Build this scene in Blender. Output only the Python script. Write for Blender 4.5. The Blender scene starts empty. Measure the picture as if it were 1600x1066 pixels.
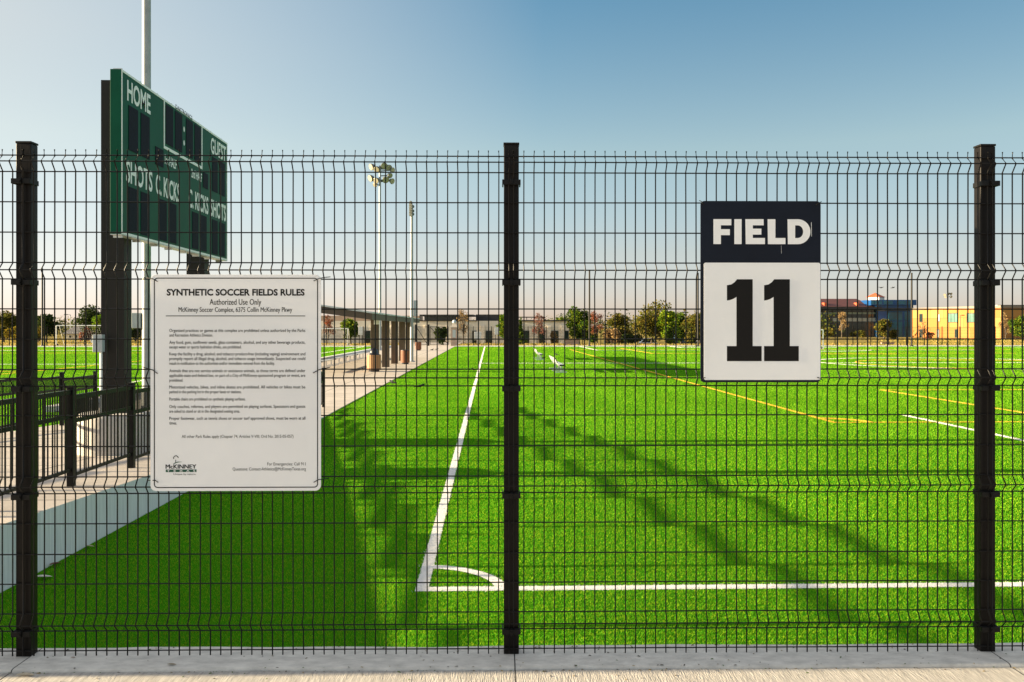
import bpy, bmesh, math, random
import numpy as np
from mathutils import Vector, Matrix
R = math.radians
random.seed(7)
scene = bpy.context.scene
COL = scene.collection

# ------------------------------------------------------------------ camera
TH = R(1.5)                      # the camera is turned a little to the right of the pitch's long axis
CT, ST = math.cos(TH), math.sin(TH)
F, UC, VH, CH = 1330.0, 800.0, 512.0, 2.35
cam = bpy.data.cameras.new('camera'); camo = bpy.data.objects.new('camera', cam); COL.objects.link(camo)
cam.sensor_width = 36; cam.lens = 36 * F / 1600; cam.shift_y = -21 / 1600
cam.clip_start = 0.05; cam.clip_end = 5000
camo.location = (0, 0, CH); camo.rotation_euler = (R(90), 0, -TH)
scene.camera = camo

# ------------------------------------------------------------------ sky, sun, exposure
ELEV = 10.2
w = bpy.data.worlds.new('World'); scene.world = w; w.use_nodes = True
nt = w.node_tree; bg = nt.nodes['Background']
sky = nt.nodes.new('ShaderNodeTexSky'); sky.sky_type = 'NISHITA'; sky.sun_disc = False
sky.sun_elevation = R(ELEV); sky.sun_rotation = R(-90)
sky.altitude = 200; sky.air_density = 1.0; sky.dust_density = 0.5; sky.ozone_density = 4.0
# evening haze: paler and warmer low down and towards the sun
def wn(t): return nt.nodes.new(t)
tcw = wn('ShaderNodeTexCoord'); spw = wn('ShaderNodeSeparateXYZ'); nt.links.new(tcw.outputs['Generated'], spw.inputs[0])
rz = wn('ShaderNodeValToRGB'); nt.links.new(spw.outputs['Z'], rz.inputs[0]); el = rz.color_ramp.elements
el[0].position = 0.0; el[0].color = (.66, .51, .55, 1); el[1].position = 1.0; el[1].color = (1, .80, .56, 1)  # upper stops also lift the unseen overhead sky as added fill
for p_, c_ in ((.018, (.655, .495, .545)), (.085, (.79, .51, .415)), (.20, (.96, .64, .42)), (.36, (.58, .56, .43)), (.52, (.98, .76, .52))):
    q_ = el.new(p_); q_.color = (*c_, 1)
mr = wn('ShaderNodeMapRange'); nt.links.new(spw.outputs['X'], mr.inputs[0])
for i_, v_ in enumerate((-.65, .65, 2.75, 1.62)): mr.inputs[i_ + 1].default_value = v_
m1 = wn('ShaderNodeVectorMath'); m1.operation = 'MULTIPLY'; nt.links.new(sky.outputs[0], m1.inputs[0]); nt.links.new(rz.outputs[0], m1.inputs[1])
m2 = wn('ShaderNodeVectorMath'); m2.operation = 'SCALE'; nt.links.new(m1.outputs[0], m2.inputs[0]); nt.links.new(mr.outputs[0], m2.inputs['Scale'])
fx = wn('ShaderNodeMapRange'); nt.links.new(spw.outputs['X'], fx.inputs[0])
for i_, v_ in enumerate((-.60, .06, .92, 0.0)): fx.inputs[i_ + 1].default_value = v_
fz = wn('ShaderNodeMapRange'); nt.links.new(spw.outputs['Z'], fz.inputs[0])
for i_, v_ in enumerate((.02, .30, .45, 1.0)): fz.inputs[i_ + 1].default_value = v_
ff_ = wn('ShaderNodeMath'); ff_.operation = 'MULTIPLY'; nt.links.new(fx.outputs[0], ff_.inputs[0]); nt.links.new(fz.outputs[0], ff_.inputs[1])
hz = wn('ShaderNodeMix'); hz.data_type = 'RGBA'; nt.links.new(ff_.outputs[0], hz.inputs[0]); nt.links.new(m2.outputs[0], hz.inputs[6]); hz.inputs[7].default_value = (3.1, 3.1, 2.95, 1)   # bright haze on the sun's side
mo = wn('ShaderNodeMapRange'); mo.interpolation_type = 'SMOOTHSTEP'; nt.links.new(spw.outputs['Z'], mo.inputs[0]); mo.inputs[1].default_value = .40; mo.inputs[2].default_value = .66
mh = wn('ShaderNodeMix'); mh.data_type = 'RGBA'; nt.links.new(mo.outputs[0], mh.inputs[0]); nt.links.new(hz.outputs[2], mh.inputs[6]); mh.inputs[7].default_value = (2.9, 2.9, 3.0, 1)   # bright even sky added above the view as fill light
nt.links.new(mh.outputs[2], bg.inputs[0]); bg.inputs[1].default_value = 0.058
sun = bpy.data.lights.new('sun', 'SUN'); suno = bpy.data.objects.new('sun', sun); COL.objects.link(suno)
sun.energy = 5.0; sun.angle = R(0.45); sun.color = (1.0, 0.81, 0.52)
suno.rotation_euler = Vector((1, 0, -math.tan(R(ELEV)))).to_track_quat('-Z', 'Y').to_euler()
vs = scene.view_settings
vs.view_transform = 'Standard'; vs.look = 'None'; vs.gamma = 1; vs.exposure = 2.02; vs.use_curve_mapping = False

# ------------------------------------------------------------------ helpers
def pt(u, v, d):
    xc = (u - UC) / F * d
    return Vector((xc * CT + d * ST, -xc * ST + d * CT, CH + (VH - v) / F * d))
def gp(u, v, z=0.0):
    return pt(u, v, (CH - z) * F / (v - VH))

def tag(o, label=None, cat=None, group=None, kind=None):
    for k, x in (('label', label), ('category', cat), ('group', group), ('kind', kind)):
        if x: o[k] = x
    return o
def empty(name, label, cat, loc=(0, 0, 0), rz=0.0, group=None):
    o = bpy.data.objects.new(name, None); COL.objects.link(o)
    o.location = loc; o.rotation_euler = (0, 0, rz); o.empty_display_size = .2
    return tag(o, label, cat, group)

class MB:
    def __init__(s): s.v = []; s.f = []; s.m = []; s.sm = []
    def add(s, vs_, fs, mi=0, smooth=False):
        b = len(s.v); s.v += [tuple(p) for p in vs_]
        for f in fs: s.f.append([b + i for i in f]); s.m.append(mi); s.sm.append(smooth)
        return s
    def box(s, x0, x1, y0, y1, z0, z1, mi=0):
        return s.add([(x0,y0,z0),(x1,y0,z0),(x1,y1,z0),(x0,y1,z0),(x0,y0,z1),(x1,y0,z1),(x1,y1,z1),(x0,y1,z1)],
              [(0,3,2,1),(4,5,6,7),(0,1,5,4),(1,2,6,5),(2,3,7,6),(3,0,4,7)], mi)
    def prism(s, poly, a0, a1, axis='y', mi=0):
        n = len(poly)
        def mk(p, a): return (p[0], a, p[1]) if axis == 'y' else ((a, p[0], p[1]) if axis == 'x' else (p[0], p[1], a))
        vv = [mk(p, a0) for p in poly] + [mk(p, a1) for p in poly]
        ff = [tuple(range(n)), tuple(range(2*n-1, n-1, -1))] + [(i, i+n, (i+1) % n + n, (i+1) % n) for i in range(n)]
        return s.add(vv, ff, mi)
    def tube(s, path, r, n=6, mi=0, caps=True, smooth=True):
        path = [Vector(p) for p in path]; rs = r if isinstance(r, (list, tuple)) else [r] * len(path)
        vv = []; m = len(path)
        for i, p in enumerate(path):
            t = (path[min(i+1, m-1)] - path[max(i-1, 0)]).normalized()
            up = Vector((0, 0, 1)) if abs(t.z) < .9 else Vector((0, 1, 0))
            a = t.cross(up).normalized(); b = a.cross(t)
            for k in range(n):
                an = 2 * math.pi * (k + .5) / n
                vv.append(p + (a * math.cos(an) + b * math.sin(an)) * rs[i])
        ff = [(i*n+k, i*n+(k+1) % n, (i+1)*n+(k+1) % n, (i+1)*n+k) for i in range(m-1) for k in range(n)]
        s.add(vv, ff, mi, smooth)
        if caps: s.add(vv[:n], [tuple(range(n))[::-1]], mi); s.add(vv[-n:], [tuple(range(n))], mi)
        return s
    def lathe(s, prof, c=(0, 0), n=24, mi=0, smooth=True):
        vv = [(c[0] + r * math.cos(2*math.pi*k/n), c[1] + r * math.sin(2*math.pi*k/n), z) for r, z in prof for k in range(n)]
        ff = [(i*n+k, i*n+(k+1) % n, (i+1)*n+(k+1) % n, (i+1)*n+k) for i in range(len(prof)-1) for k in range(n)]
        s.add(vv, ff, mi, smooth)
        s.add([vv[k] for k in range(n)], [tuple(range(n))[::-1]], mi); s.add(vv[-n:], [tuple(range(n))], mi)
        return s
    def ell(s, c, r, n=10, m=7, mi=0, rot=None):
        vv = []
        for i in range(m + 1):
            ph = math.pi * i / m
            for k in range(n):
                a = 2 * math.pi * k / n
                p = Vector((r[0]*math.sin(ph)*math.cos(a), r[1]*math.sin(ph)*math.sin(a), r[2]*math.cos(ph)))
                if rot: p = rot @ p
                vv.append(Vector(c) + p)
        ff = [(i*n+k, (i+1)*n+k, (i+1)*n+(k+1) % n, i*n+(k+1) % n) for i in range(m) for k in range(n)]
        return s.add(vv, ff, mi, True)
    def poly(s, pts, mi=0):
        return s.add(pts, [tuple(range(len(pts)))], mi)
    def build(s, name, mats, parent=None, bevel=0, loc=None):
        me = bpy.data.meshes.new(name); me.from_pydata(s.v, [], s.f)
        for m in (mats if isinstance(mats, (list, tuple)) else [mats]): me.materials.append(m)
        me.polygons.foreach_set('material_index', s.m); me.polygons.foreach_set('use_smooth', s.sm)
        bm = bmesh.new(); bm.from_mesh(me); bmesh.ops.recalc_face_normals(bm, faces=bm.faces); bm.to_mesh(me); bm.free()
        o = bpy.data.objects.new(name, me); COL.objects.link(o)
        if parent: o.parent = parent
        if loc: o.location = loc
        if bevel:
            b = o.modifiers.new('bevel', 'BEVEL'); b.width = bevel; b.segments = 2; b.limit_method = 'ANGLE'; b.angle_limit = R(50)
        return o

def copy_tree(o, parent=None):
    c = o.copy(); COL.objects.link(c); c.parent = parent
    for ch in list(o.children): copy_tree(ch, c)
    return c

# ------------------------------------------------------------------ materials
MATS = {}
def mat(name, col, rough=.6, var=.0, scale=8.0, bump=0.0, bscale=None, metal=0.0, spec=.5, col2=None, stretch=None, coord='Object', detail=6):
    if name in MATS: return MATS[name]
    m = bpy.data.materials.new(name); m.use_nodes = True; n = m.node_tree.nodes; l = m.node_tree.links
    p = n['Principled BSDF']; p.inputs['Roughness'].default_value = rough; p.inputs['Metallic'].default_value = metal
    p.inputs['Specular IOR Level'].default_value = spec
    p.inputs['Base Color'].default_value = (*col, 1)
    tc = n.new('ShaderNodeTexCoord'); mp = n.new('ShaderNodeMapping'); l.new(tc.outputs[coord], mp.inputs[0])
    if stretch: mp.inputs['Scale'].default_value = stretch
    if var or col2:
        nz = n.new('ShaderNodeTexNoise'); nz.inputs['Scale'].default_value = scale; nz.inputs['Detail'].default_value = detail; nz.inputs['Roughness'].default_value = .65
        l.new(mp.outputs[0], nz.inputs[0])
        cr = n.new('ShaderNodeValToRGB'); cr.color_ramp.elements[0].position = .3; cr.color_ramp.elements[1].position = .7
        a = [max(0, c * (1 - var)) for c in col]; b = list(col2) if col2 else [min(1, c * (1 + var)) for c in col]
        cr.color_ramp.elements[0].color = (*a, 1); cr.color_ramp.elements[1].color = (*b, 1)
        l.new(nz.outputs[0], cr.inputs[0]); l.new(cr.outputs[0], p.inputs['Base Color'])
    if bump:
        nb = n.new('ShaderNodeTexNoise'); nb.inputs['Scale'].default_value = bscale or scale * 4; nb.inputs['Detail'].default_value = 4
        l.new(mp.outputs[0], nb.inputs[0]); bp = n.new('ShaderNodeBump'); bp.inputs['Strength'].default_value = bump; bp.inputs['Distance'].default_value = .02
        l.new(nb.outputs[0], bp.inputs['Height']); l.new(bp.outputs[0], p.inputs['Normal'])
    MATS[name] = m
    return m
def with_joints(m, sx, sy, wid, dark=.35, ox=0., oy=0.):
    """saw-cut joints between concrete bays"""
    n = m.node_tree.nodes; l = m.node_tree.links; p = n['Principled BSDF']
    src = p.inputs['Base Color'].links[0].from_socket
    tc = n.new('ShaderNodeTexCoord'); sp = n.new('ShaderNodeSeparateXYZ'); l.new(tc.outputs['Object'], sp.inputs[0])
    outs = []
    for ax, s, o in (('X', sx, ox), ('Y', sy, oy)):
        if not s: continue
        a = n.new('ShaderNodeMath'); a.operation = 'ADD'; a.inputs[1].default_value = o + 500 * s; l.new(sp.outputs[ax], a.inputs[0])
        b = n.new('ShaderNodeMath'); b.operation = 'MODULO'; b.inputs[1].default_value = s; l.new(a.outputs[0], b.inputs[0])
        c = n.new('ShaderNodeMath'); c.operation = 'LESS_THAN'; c.inputs[1].default_value = wid; l.new(b.outputs[0], c.inputs[0]); outs.append(c.outputs[0])
    o = outs[0]
    if len(outs) > 1:
        x = n.new('ShaderNodeMath'); x.operation = 'MAXIMUM'; l.new(outs[0], x.inputs[0]); l.new(outs[1], x.inputs[1]); o = x.outputs[0]
    mx = n.new('ShaderNodeMix'); mx.data_type = 'RGBA'; l.new(o, mx.inputs[0]); l.new(src, mx.inputs[6]); mx.inputs[7].default_value = (.05*dark/.35, .047*dark/.35, .043*dark/.35, 1)
    l.new(mx.outputs[2], p.inputs['Base Color'])
    return m
def leaf_mat(name, trans=.35, rough=.7):
    m = bpy.data.materials.new(name); m.use_nodes = True; n = m.node_tree.nodes; l = m.node_tree.links
    for x in list(n):
        if x.type == 'BSDF_PRINCIPLED': n.remove(x)
    out = [x for x in n if x.type == 'OUTPUT_MATERIAL'][0]
    at = n.new('ShaderNodeAttribute'); at.attribute_name = 'tint'
    d = n.new('ShaderNodeBsdfDiffuse'); t = n.new('ShaderNodeBsdfTranslucent'); mx = n.new('ShaderNodeMixShader'); mx.inputs[0].default_value = trans
    l.new(at.outputs[0], d.inputs[0]); l.new(at.outputs[0], t.inputs[0])
    l.new(d.outputs[0], mx.inputs[1]); l.new(t.outputs[0], mx.inputs[2]); l.new(mx.outputs[0], out.inputs[0])
    return m
LEAF = leaf_mat('leaf'); BLADE = leaf_mat('turf blade', .4)

BLACK = mat('black coated steel', (.005, .0045, .0042), .5, .3, 30, .05, 200, spec=.22)
POSTM = mat('black post coating', (.0055, .0038, .003), .45, .45, 6, .04, 150, stretch=(1, 1, .15), spec=.2)
WIRE = mat('wire coating', (.004, .0032, .003), .42, spec=.25)
STEEL = mat('galvanised steel', (.34, .36, .37), .5, .12, 5, metal=.08)
ALU = mat('aluminium', (.66, .66, .66), .35, .1, 3, metal=.4)
WHITE = mat('white paint', (.88, .88, .86), .45, .04, 10)
BOXGREY = mat('grey enamel', (.42, .46, .47), .5, .08, 6)
SIGNW = mat('white sign sheet', (.83, .84, .86), .38, .035, 2.5)
SIGNW2 = mat('reflective sign white', (.84, .855, .875), .33, .04, 2.0)
INK = mat('black sign ink', (.006, .006, .006), .6, spec=.2)
NAVY = mat('navy sign sheet', (.005, .008, .018), .45, .2, 3, spec=.2)
LOGOG = mat('dark green ink', (.004, .075, .045), .5)
GREEN = mat('scoreboard green', (.004, .085, .046), .5, .12, 1.5, spec=.12)
GREENSIDE = mat('scoreboard green edge', (.010, .11, .04), .42, .12, 2)
DIGIT = mat('scoreboard digit face', (.008, .010, .020), .7, .3, 20, spec=.15)
BROWNST = mat('dark bronze steel', (.012, .010, .008), .55, .4, 3, .03, 40, stretch=(1, 1, .2), spec=.3)
CONC = with_joints(mat('kerb concrete', (.60, .575, .525), .9, .22, 9, .2, 90, stretch=(1, 2.2, 1)), 2.326, 0, .006, oy=0, ox=-.012)
PAVE = with_joints(mat('broomed concrete', (.41, .385, .35), .9, .30, 9, .45, 30, stretch=(7, .7, 1)), 2.326, 0, .007, ox=-.012)
WALK = with_joints(mat('walkway concrete', (.50, .44, .38), .9, .14, 1.2, .15, 60), 3.0, 3.0, .03, .5)
WALLC = mat('board formed concrete', (.71, .705, .70), .85, .15, 6, .25, 14, stretch=(1, 6, .25))
PIERC = mat('pier concrete', (.50, .47, .43), .85, .12, 3, .15, 20)
KERBW = mat('far kerb concrete', (.74, .72, .69), .85, .06, 2)
DRY = mat('dry grass', (.38, .28, .10), 1, .3, .35, .6, 9, col2=(.30, .25, .08), spec=0)
ASPH = mat('asphalt', (.05, .05, .05), .9, .2, 2)
TURFB = mat('turf backing', (.040, .20, .004), 1, .3, 60, .4, 300, spec=0)
ROOFM = mat('bronze fascia', (.085, .058, .040), .6, .15, 2)
ROOFT = mat('pale standing seam roof', (.52, .54, .55), .5, .06, 1)
FIN = mat('brown column', (.13, .092, .062), .65, .15, 2)
WOODA = mat('cedar slat', (.40, .21, .095), .6, .35, 6, .1, 40, stretch=(1, 1, .1))
WOODB = mat('red stained slat', (.24, .085, .035), .6, .3, 6, .1, 40, stretch=(1, 1, .1))
BINDARK = mat('dark bin lid', (.012, .016, .03), .4)
BARK = mat('bark', (.09, .07, .05), .9, .3, 6, .4, 30)
STUCCO = mat('cream stucco', (.78, .72, .61), .85, .08, .6)
STONE = mat('pale stone veneer', (.72, .66, .57), .9, .30, 2.2, .3, 8)
GLASSD = mat('dark glass', (.018, .03, .032), .06, .3, .4)
GLASSG = mat('green glass', (.10, .20, .17), .1, .3, .5)
GLASSB = mat('blue glass', (.01, .08, .13), .08, .4, .4)
BLUE = mat('blue panel', (.004, .06, .20), .4, .15, .6)
MAROON = mat('maroon roof tile', (.085, .022, .020), .7, .2, 1.0, .2, 6)
ORANGE = mat('orange roof tile', (.42, .085, .03), .7, .2, 1.0, .2, 6)
DARKF = mat('dark fascia', (.02, .019, .02), .6, .2, 1)
REDW = mat('red brown wall', (.30, .075, .042), .8, .25, .7)
BRICKP = mat('pink brick', (.34, .19, .14), .9, .3, 3)
TYRE = mat('tyre', (.012, .012, .012), .8)
BIRD = mat('black feather', (.008, .008, .010), .6, spec=.15)
LAMPW = mat('lamp reflector', (.42, .37, .28), .35, .25, 3)
LAMPD = mat('lamp housing', (.10, .11, .10), .5, .2, 3)
YPAINT = mat('yellow line turf', (.62, .40, .03), .95, .2, 40, .5, 300, spec=0)
WPAINT = mat('white line turf', (.80, .78, .75), .95, .06, 40, .5, 300, spec=0)

def brick_mat(name, c1, c2, c3, scale, bw=.6, bh=.3):
    m = bpy.data.materials.new(name); m.use_nodes = True; n = m.node_tree.nodes; l = m.node_tree.links; p = n['Principled BSDF']
    p.inputs['Roughness'].default_value = .85
    tc = n.new('ShaderNodeTexCoord'); sp = n.new('ShaderNodeSeparateXYZ'); cb = n.new('ShaderNodeCombineXYZ'); l.new(tc.outputs['Object'], sp.inputs[0])
    l.new(sp.outputs['X'], cb.inputs[0]); l.new(sp.outputs['Z'], cb.inputs[1])
    b = n.new('ShaderNodeTexBrick'); l.new(cb.outputs[0], b.inputs[0]); b.inputs['Color1'].default_value = (*c1, 1); b.inputs['Color2'].default_value = (*c2, 1); b.inputs['Mortar'].default_value = (*c3, 1)
    b.inputs['Scale'].default_value = scale; b.inputs['Mortar Size'].default_value = .012; b.inputs['Brick Width'].default_value = bw; b.inputs['Row Height'].default_value = bh
    l.new(b.outputs[0], p.inputs['Base Color'])
    return m
YBRICK = brick_mat('ochre masonry panels', (.33, .125, .024), (.40, .21, .055), (.24, .09, .02), .22, .9, .5)
PSTONE = brick_mat('pink stone blocks', (.46, .33, .26), (.36, .25, .19), (.5, .42, .36), 1.6, .5, .25)

def text_into(mb, s, x0, x1, z0, z1, y, mi=0, bold=0.0, mx=None, align='fit', sx=None, lead=None, smear=0):
    """lettering as flat faces standing in the local XZ plane, fitted between x0..x1 and z0..z1 (z1 = cap height)"""
    cu = bpy.data.curves.new('t', 'FONT'); cu.body = s; cu.size = 1; cu.offset = bold if smear == 0 else 0; cu.resolution_u = 3
    if lead: cu.space_character = lead
    ob = bpy.data.objects.new('t', cu); me = bpy.data.meshes.new_from_object(ob)
    v = np.array([q.co[:] for q in me.vertices]); a = v[:, 0].min(); b = v[:, 0].max()
    cap = 0.69 + bold
    k = (z1 - z0) / cap
    kx = (x1 - x0) / (b - a) if sx is None else sx
    if align == 'c': off = (x0 + x1) / 2 - kx * (a + b) / 2
    elif align == 'r': off = x1 - kx * b
    else: off = x0 - kx * a
    P = [(off + kx * q[0], y, z0 + k * q[1]) for q in v]
    if mx: P = [mx @ Vector(p) for p in P]
    mb.add(P, [tuple(p.vertices) for p in me.polygons], mi)
    for q in ((-1, 1) if smear else ()):
        mb.add([(p[0] + q * smear * kx, p[1] - .0001 * (2 + q), p[2]) for p in P], [tuple(p.vertices) for p in me.polygons], mi)
    bpy.data.objects.remove(ob); bpy.data.curves.remove(cu); bpy.data.meshes.remove(me)
    return kx

class Facade:
    """vertical plane through two picture columns at known depths; gives local (x, z) on it"""
    def __init__(s, ua, da, ub, db):
        s.a = pt(ua, VH, da); s.b = pt(ub, VH, db); s.a.z = s.b.z = 0
        s.e = (s.b - s.a).normalized(); s.rz = math.atan2(s.e.y, s.e.x)
    def xz(s, u, v=None, y=0.0):
        n = Vector((-s.e.y, s.e.x, 0)); o = s.a + n * y
        r = pt(u, VH, 1.0); r.z = 0
        den = r.x * s.e.y - r.y * s.e.x
        t = (o.x * s.e.y - o.y * s.e.x) / den
        p = r * t; x = (p - o).dot(s.e)
        return x if v is None else (x, CH + (VH - v) / F * t)
    def box(s, mb, u0, u1, v0, v1, y0, y1, mi=0, z0=None):
        x0, z1 = s.xz(u0, v0, y0); x1, zb = s.xz(u1, v1, y0)
        return mb.box(x0, x1, y0, y1, zb if z0 is None else z0, z1, mi)

# ------------------------------------------------------------------ ground
def slab_z(y): return min(.77, max(.02, .51 + .039 * (10 - y)))
FZ = .77                                              # level of the kerb under the fence
def berm(x, y):
    z = -.06
    if y > 126 and -30 < x < 62:
        z -= 1.2 * min(1, (y - 126) / 12) * min(1, (x + 30) / 12, (62 - x) / 12)
    if y > 185 : z += .0
    return z
mb = MB()
xs = [-2500, -600, -200, -100] + list(range(-66, 100, 6)) + [140, 220, 600, 2500]
ys = [-600, -100, 0, 60, 100] + list(range(110, 240, 4)) + [300, 600, 3000]
vv = [(x, y, berm(x, y)) for y in ys for x in xs]
nx = len(xs)
mb.add(vv, [(j*nx+i, j*nx+i+1, (j+1)*nx+i+1, (j+1)*nx+i) for j in range(len(ys)-1) for i in range(nx-1)], 0, True)
tag(mb.build('ground', DRY), kind='structure')

FAR = 105.6
mb = MB(); mb.box(-4.33, 74, 3.2, FAR, -.3, 0)
tag(mb.build('turf', TURFB), kind='structure')
mb = MB(); mb.prism([(-95, 4), (-9.9, 4), (-9.9, 24), (-12.1, 24), (-12.1, FAR), (-95, FAR)], -.3, 0, 'z')
tag(mb.build('side_turf', TURFB), kind='structure')
mb = MB(); mb.box(-4.32, 75, FAR, FAR + 2.6, -.3, .05); mb.box(-96, -12.1, FAR, FAR + 2.6, -.3, .05)
tag(mb.build('kerb', KERBW), kind='structure')
mb = MB(); mb.box(15, 70, 138, 168, -1.6, -1.235)
tag(mb.build('road', ASPH), kind='structure')
# ramped walkway with its exposed side
mb = MB(); yy = [2.2, 3.34, 5, 8, 11, 14, 17, 20, 22.56, 24]
for a, b in zip(yy[:-1], yy[1:]):
    za, zb = slab_z(a), slab_z(b)
    mb.add([(-9.9, a, za), (-4.33, a, za), (-4.33, b, zb), (-9.9, b, zb)], [(0, 1, 2, 3)], 0)
    mb.add([(-4.33, a, -.3), (-4.33, b, -.3), (-4.33, b, zb), (-4.33, a, za)], [(0, 1, 2, 3)], 1)
    mb.add([(-9.9, a, -.3), (-9.9, b, -.3), (-9.9, b, zb), (-9.9, a, za)], [(0, 3, 2, 1)], 1)
mb.box(-12.1, -4.33, 24, 132, -.3, .02, 0)
tag(mb.build('path', [WALK, WALLC]), kind='structure')
mb = MB(); mb.box(-12.4, -12.1, 24, FAR, -.2, .16)
tag(mb.build('path_kerb', KERBW), kind='structure')
# kerb under the fence and the pavement in front of it
FEN = Facade(41, 4.088, 1541, 4.152)
XM = FEN.xz(799); SP = 2.326
FO = FEN.a + FEN.e * XM; FO.z = FZ
def fl(u, v, y=0.0):
    x, z = FEN.xz(u, v, y); return x - XM, z - FZ
FMX = Matrix.Translation(FO) @ Matrix.Rotation(FEN.rz, 4, 'Z')
def wavy_strip():
    mb = MB(); n = 260
    x = np.linspace(-14, 26, n)
    rng = np.random.RandomState(3)
    back = .120 + .006 * np.sin(x * 2.9) + .004 * np.sin(x * 7.3 + 1) + .002 * rng.randn(n)
    front = -.160 + .003 * np.sin(x * 4.1) + .0015 * rng.randn(n)
    prof = []
    for i in range(n):
        prof.append([(x[i], front[i], -.9), (x[i], front[i], -.012), (x[i], front[i] + .008, -.003), (x[i], front[i] + .02, 0), (x[i], back[i] - .012, 0), (x[i], back[i] - .003, -.004), (x[i], back[i], -.016), (x[i], back[i], -.9)])
    vv = [p for r in prof for p in r]
    mb.add(vv, [(i*8+k, i*8+k+1, (i+1)*8+k+1, (i+1)*8+k) for i in range(n-1) for k in range(7)], 0, True)
    o = mb.build('fence_kerb', CONC); o.matrix_world = FMX
    return tag(o, kind='structure')
wavy_strip()
mb = MB(); mb.box(-60, 60, -40, -.172, -.5, -.010)
o = mb.build('pavement', PAVE); o.matrix_world = FMX; tag(o, kind='structure')
mb = MB(); mb.box(-60, 60, -.2, -.12, -.5, -.022)
o = mb.build('pavement_joint', mat('dirt in joint', (.09, .07, .045), 1, .4, 20)); o.matrix_world = FMX; tag(o, kind='structure')

# ------------------------------------------------------------------ pitch markings
LW = .115
WL, YL = [], []           # rectangles (x0,x1,y0,y1)
ARCS = []                 # cx, cy, r_in, r_out, a0, a1, colour
X0, X1, Y0, Y1 = -.666, 63.5, 7.59, 104.4
WL += [(X0, X0+LW, Y0, Y1), (X0+LW, X1, Y0, Y0+.125), (X0+LW, X1, Y1-LW, Y1), (X1-LW, X1, Y0+.125, Y1-LW), (X0+LW, X1-LW, 55.8, 55.8+LW),
       (11.02, 11.02+LW, Y0+.125, 22.5), (11.02, 52, 22.5, 22.5+LW), (11.02, 11.02+LW, 87.4, Y1-LW), (11.02, 52, 87.4-LW, 87.4),
       (22.2, 22.2+LW, Y0+.125, 13.0), (22.2, 40.6, 13.0, 13.0+LW), (22.2, 22.2+LW, 98.6, Y1-LW), (22.2, 40.6, 98.6-LW, 98.6)]
YL += [(8.45, 8.45+LW, 20.75+LW, 90), (8.45, 56, 20.75, 20.75+LW), (8.45, 56, 90, 90+LW), (14.62, 14.62+LW, 16, 31.5), (14.62, 48, 31.5, 31.5+LW),
       (14.62, 14.62+LW, 76.5, 95), (14.62, 48, 76.5-LW, 76.5), (27, 63, 47.4, 47.4+LW), (27, 63, 60.1, 60.1+LW), (29.5, 36, 74, 74+LW)]
ARCS += [(X0, Y0, .72, .835, 0, 90, 0), (31.4, 55.85, 9.15, 9.27, 0, 360, 0), (31.6, 54.2, 7.3, 7.42, 0, 360, 1), (8.45, 20.75, .9, 1.0, 0, 90, 1),
         (31.4, 18.5, 9.1, 9.2, 26, 154, 0), (31.4, 91.4, 9.1, 9.2, 206, 334, 0)]
SWL = [(-15.4, -15.4+LW, 8, Y1), (-80, -15.4, 55, 55+LW), (-80, -15.4, 8, 8+LW), (-80, -15.4, Y1-LW, Y1), (-70, -27.5, 88, 88+LW)]
SYL = [(-24.5, -24.5+LW, 20, 90), (-72, -24.5, 79, 79+LW), (-72, -24.5, 90, 90+LW), (-72, -24.5, 46, 46+LW)]
def rects(name, L, m):
    for r in L:
        mb = MB(); mb.poly([(r[0], r[2], .005), (r[1], r[2], .005), (r[1], r[3], .005), (r[0], r[3], .005)]); tag(mb.build(name, m), kind='structure')
def rects1(name, L, m, z=.005):
    mb = MB()
    for r in L: mb.poly([(r[0], r[2], z), (r[1], r[2], z), (r[1], r[3], z), (r[0], r[3], z)])
    tag(mb.build(name, m), kind='structure')
rects1('touch_line', WL[:1], WPAINT); rects1('goal_line', WL[1:3], WPAINT); rects1('pitch_marking', WL[3:], WPAINT)
rects1('training_marking', YL, YPAINT, .009); rects1('side_pitch_marking', SWL, WPAINT); rects1('side_training_marking', SYL, YPAINT, .009)
for i, (cx, cy, r0, r1, a0, a1, c) in enumerate(ARCS):
    mb = MB(); n = 12 if a1 - a0 < 91 else 72
    A = [R(a0 + (a1-a0) * k / n) for k in range(n+1)]
    z = .007 if not c else .011
    vv = [(cx + r * math.cos(a), cy + r * math.sin(a), z) for a in A for r in (r0, r1)]
    mb.add(vv, [(2*k, 2*k+1, 2*k+3, 2*k+2) for k in range(n)])
    tag(mb.build(['corner_arc', 'centre_circle', 'training_circle', 'training_arc', 'penalty_arc', 'penalty_arc'][i], [WPAINT, YPAINT][c]), kind='structure')

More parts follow.
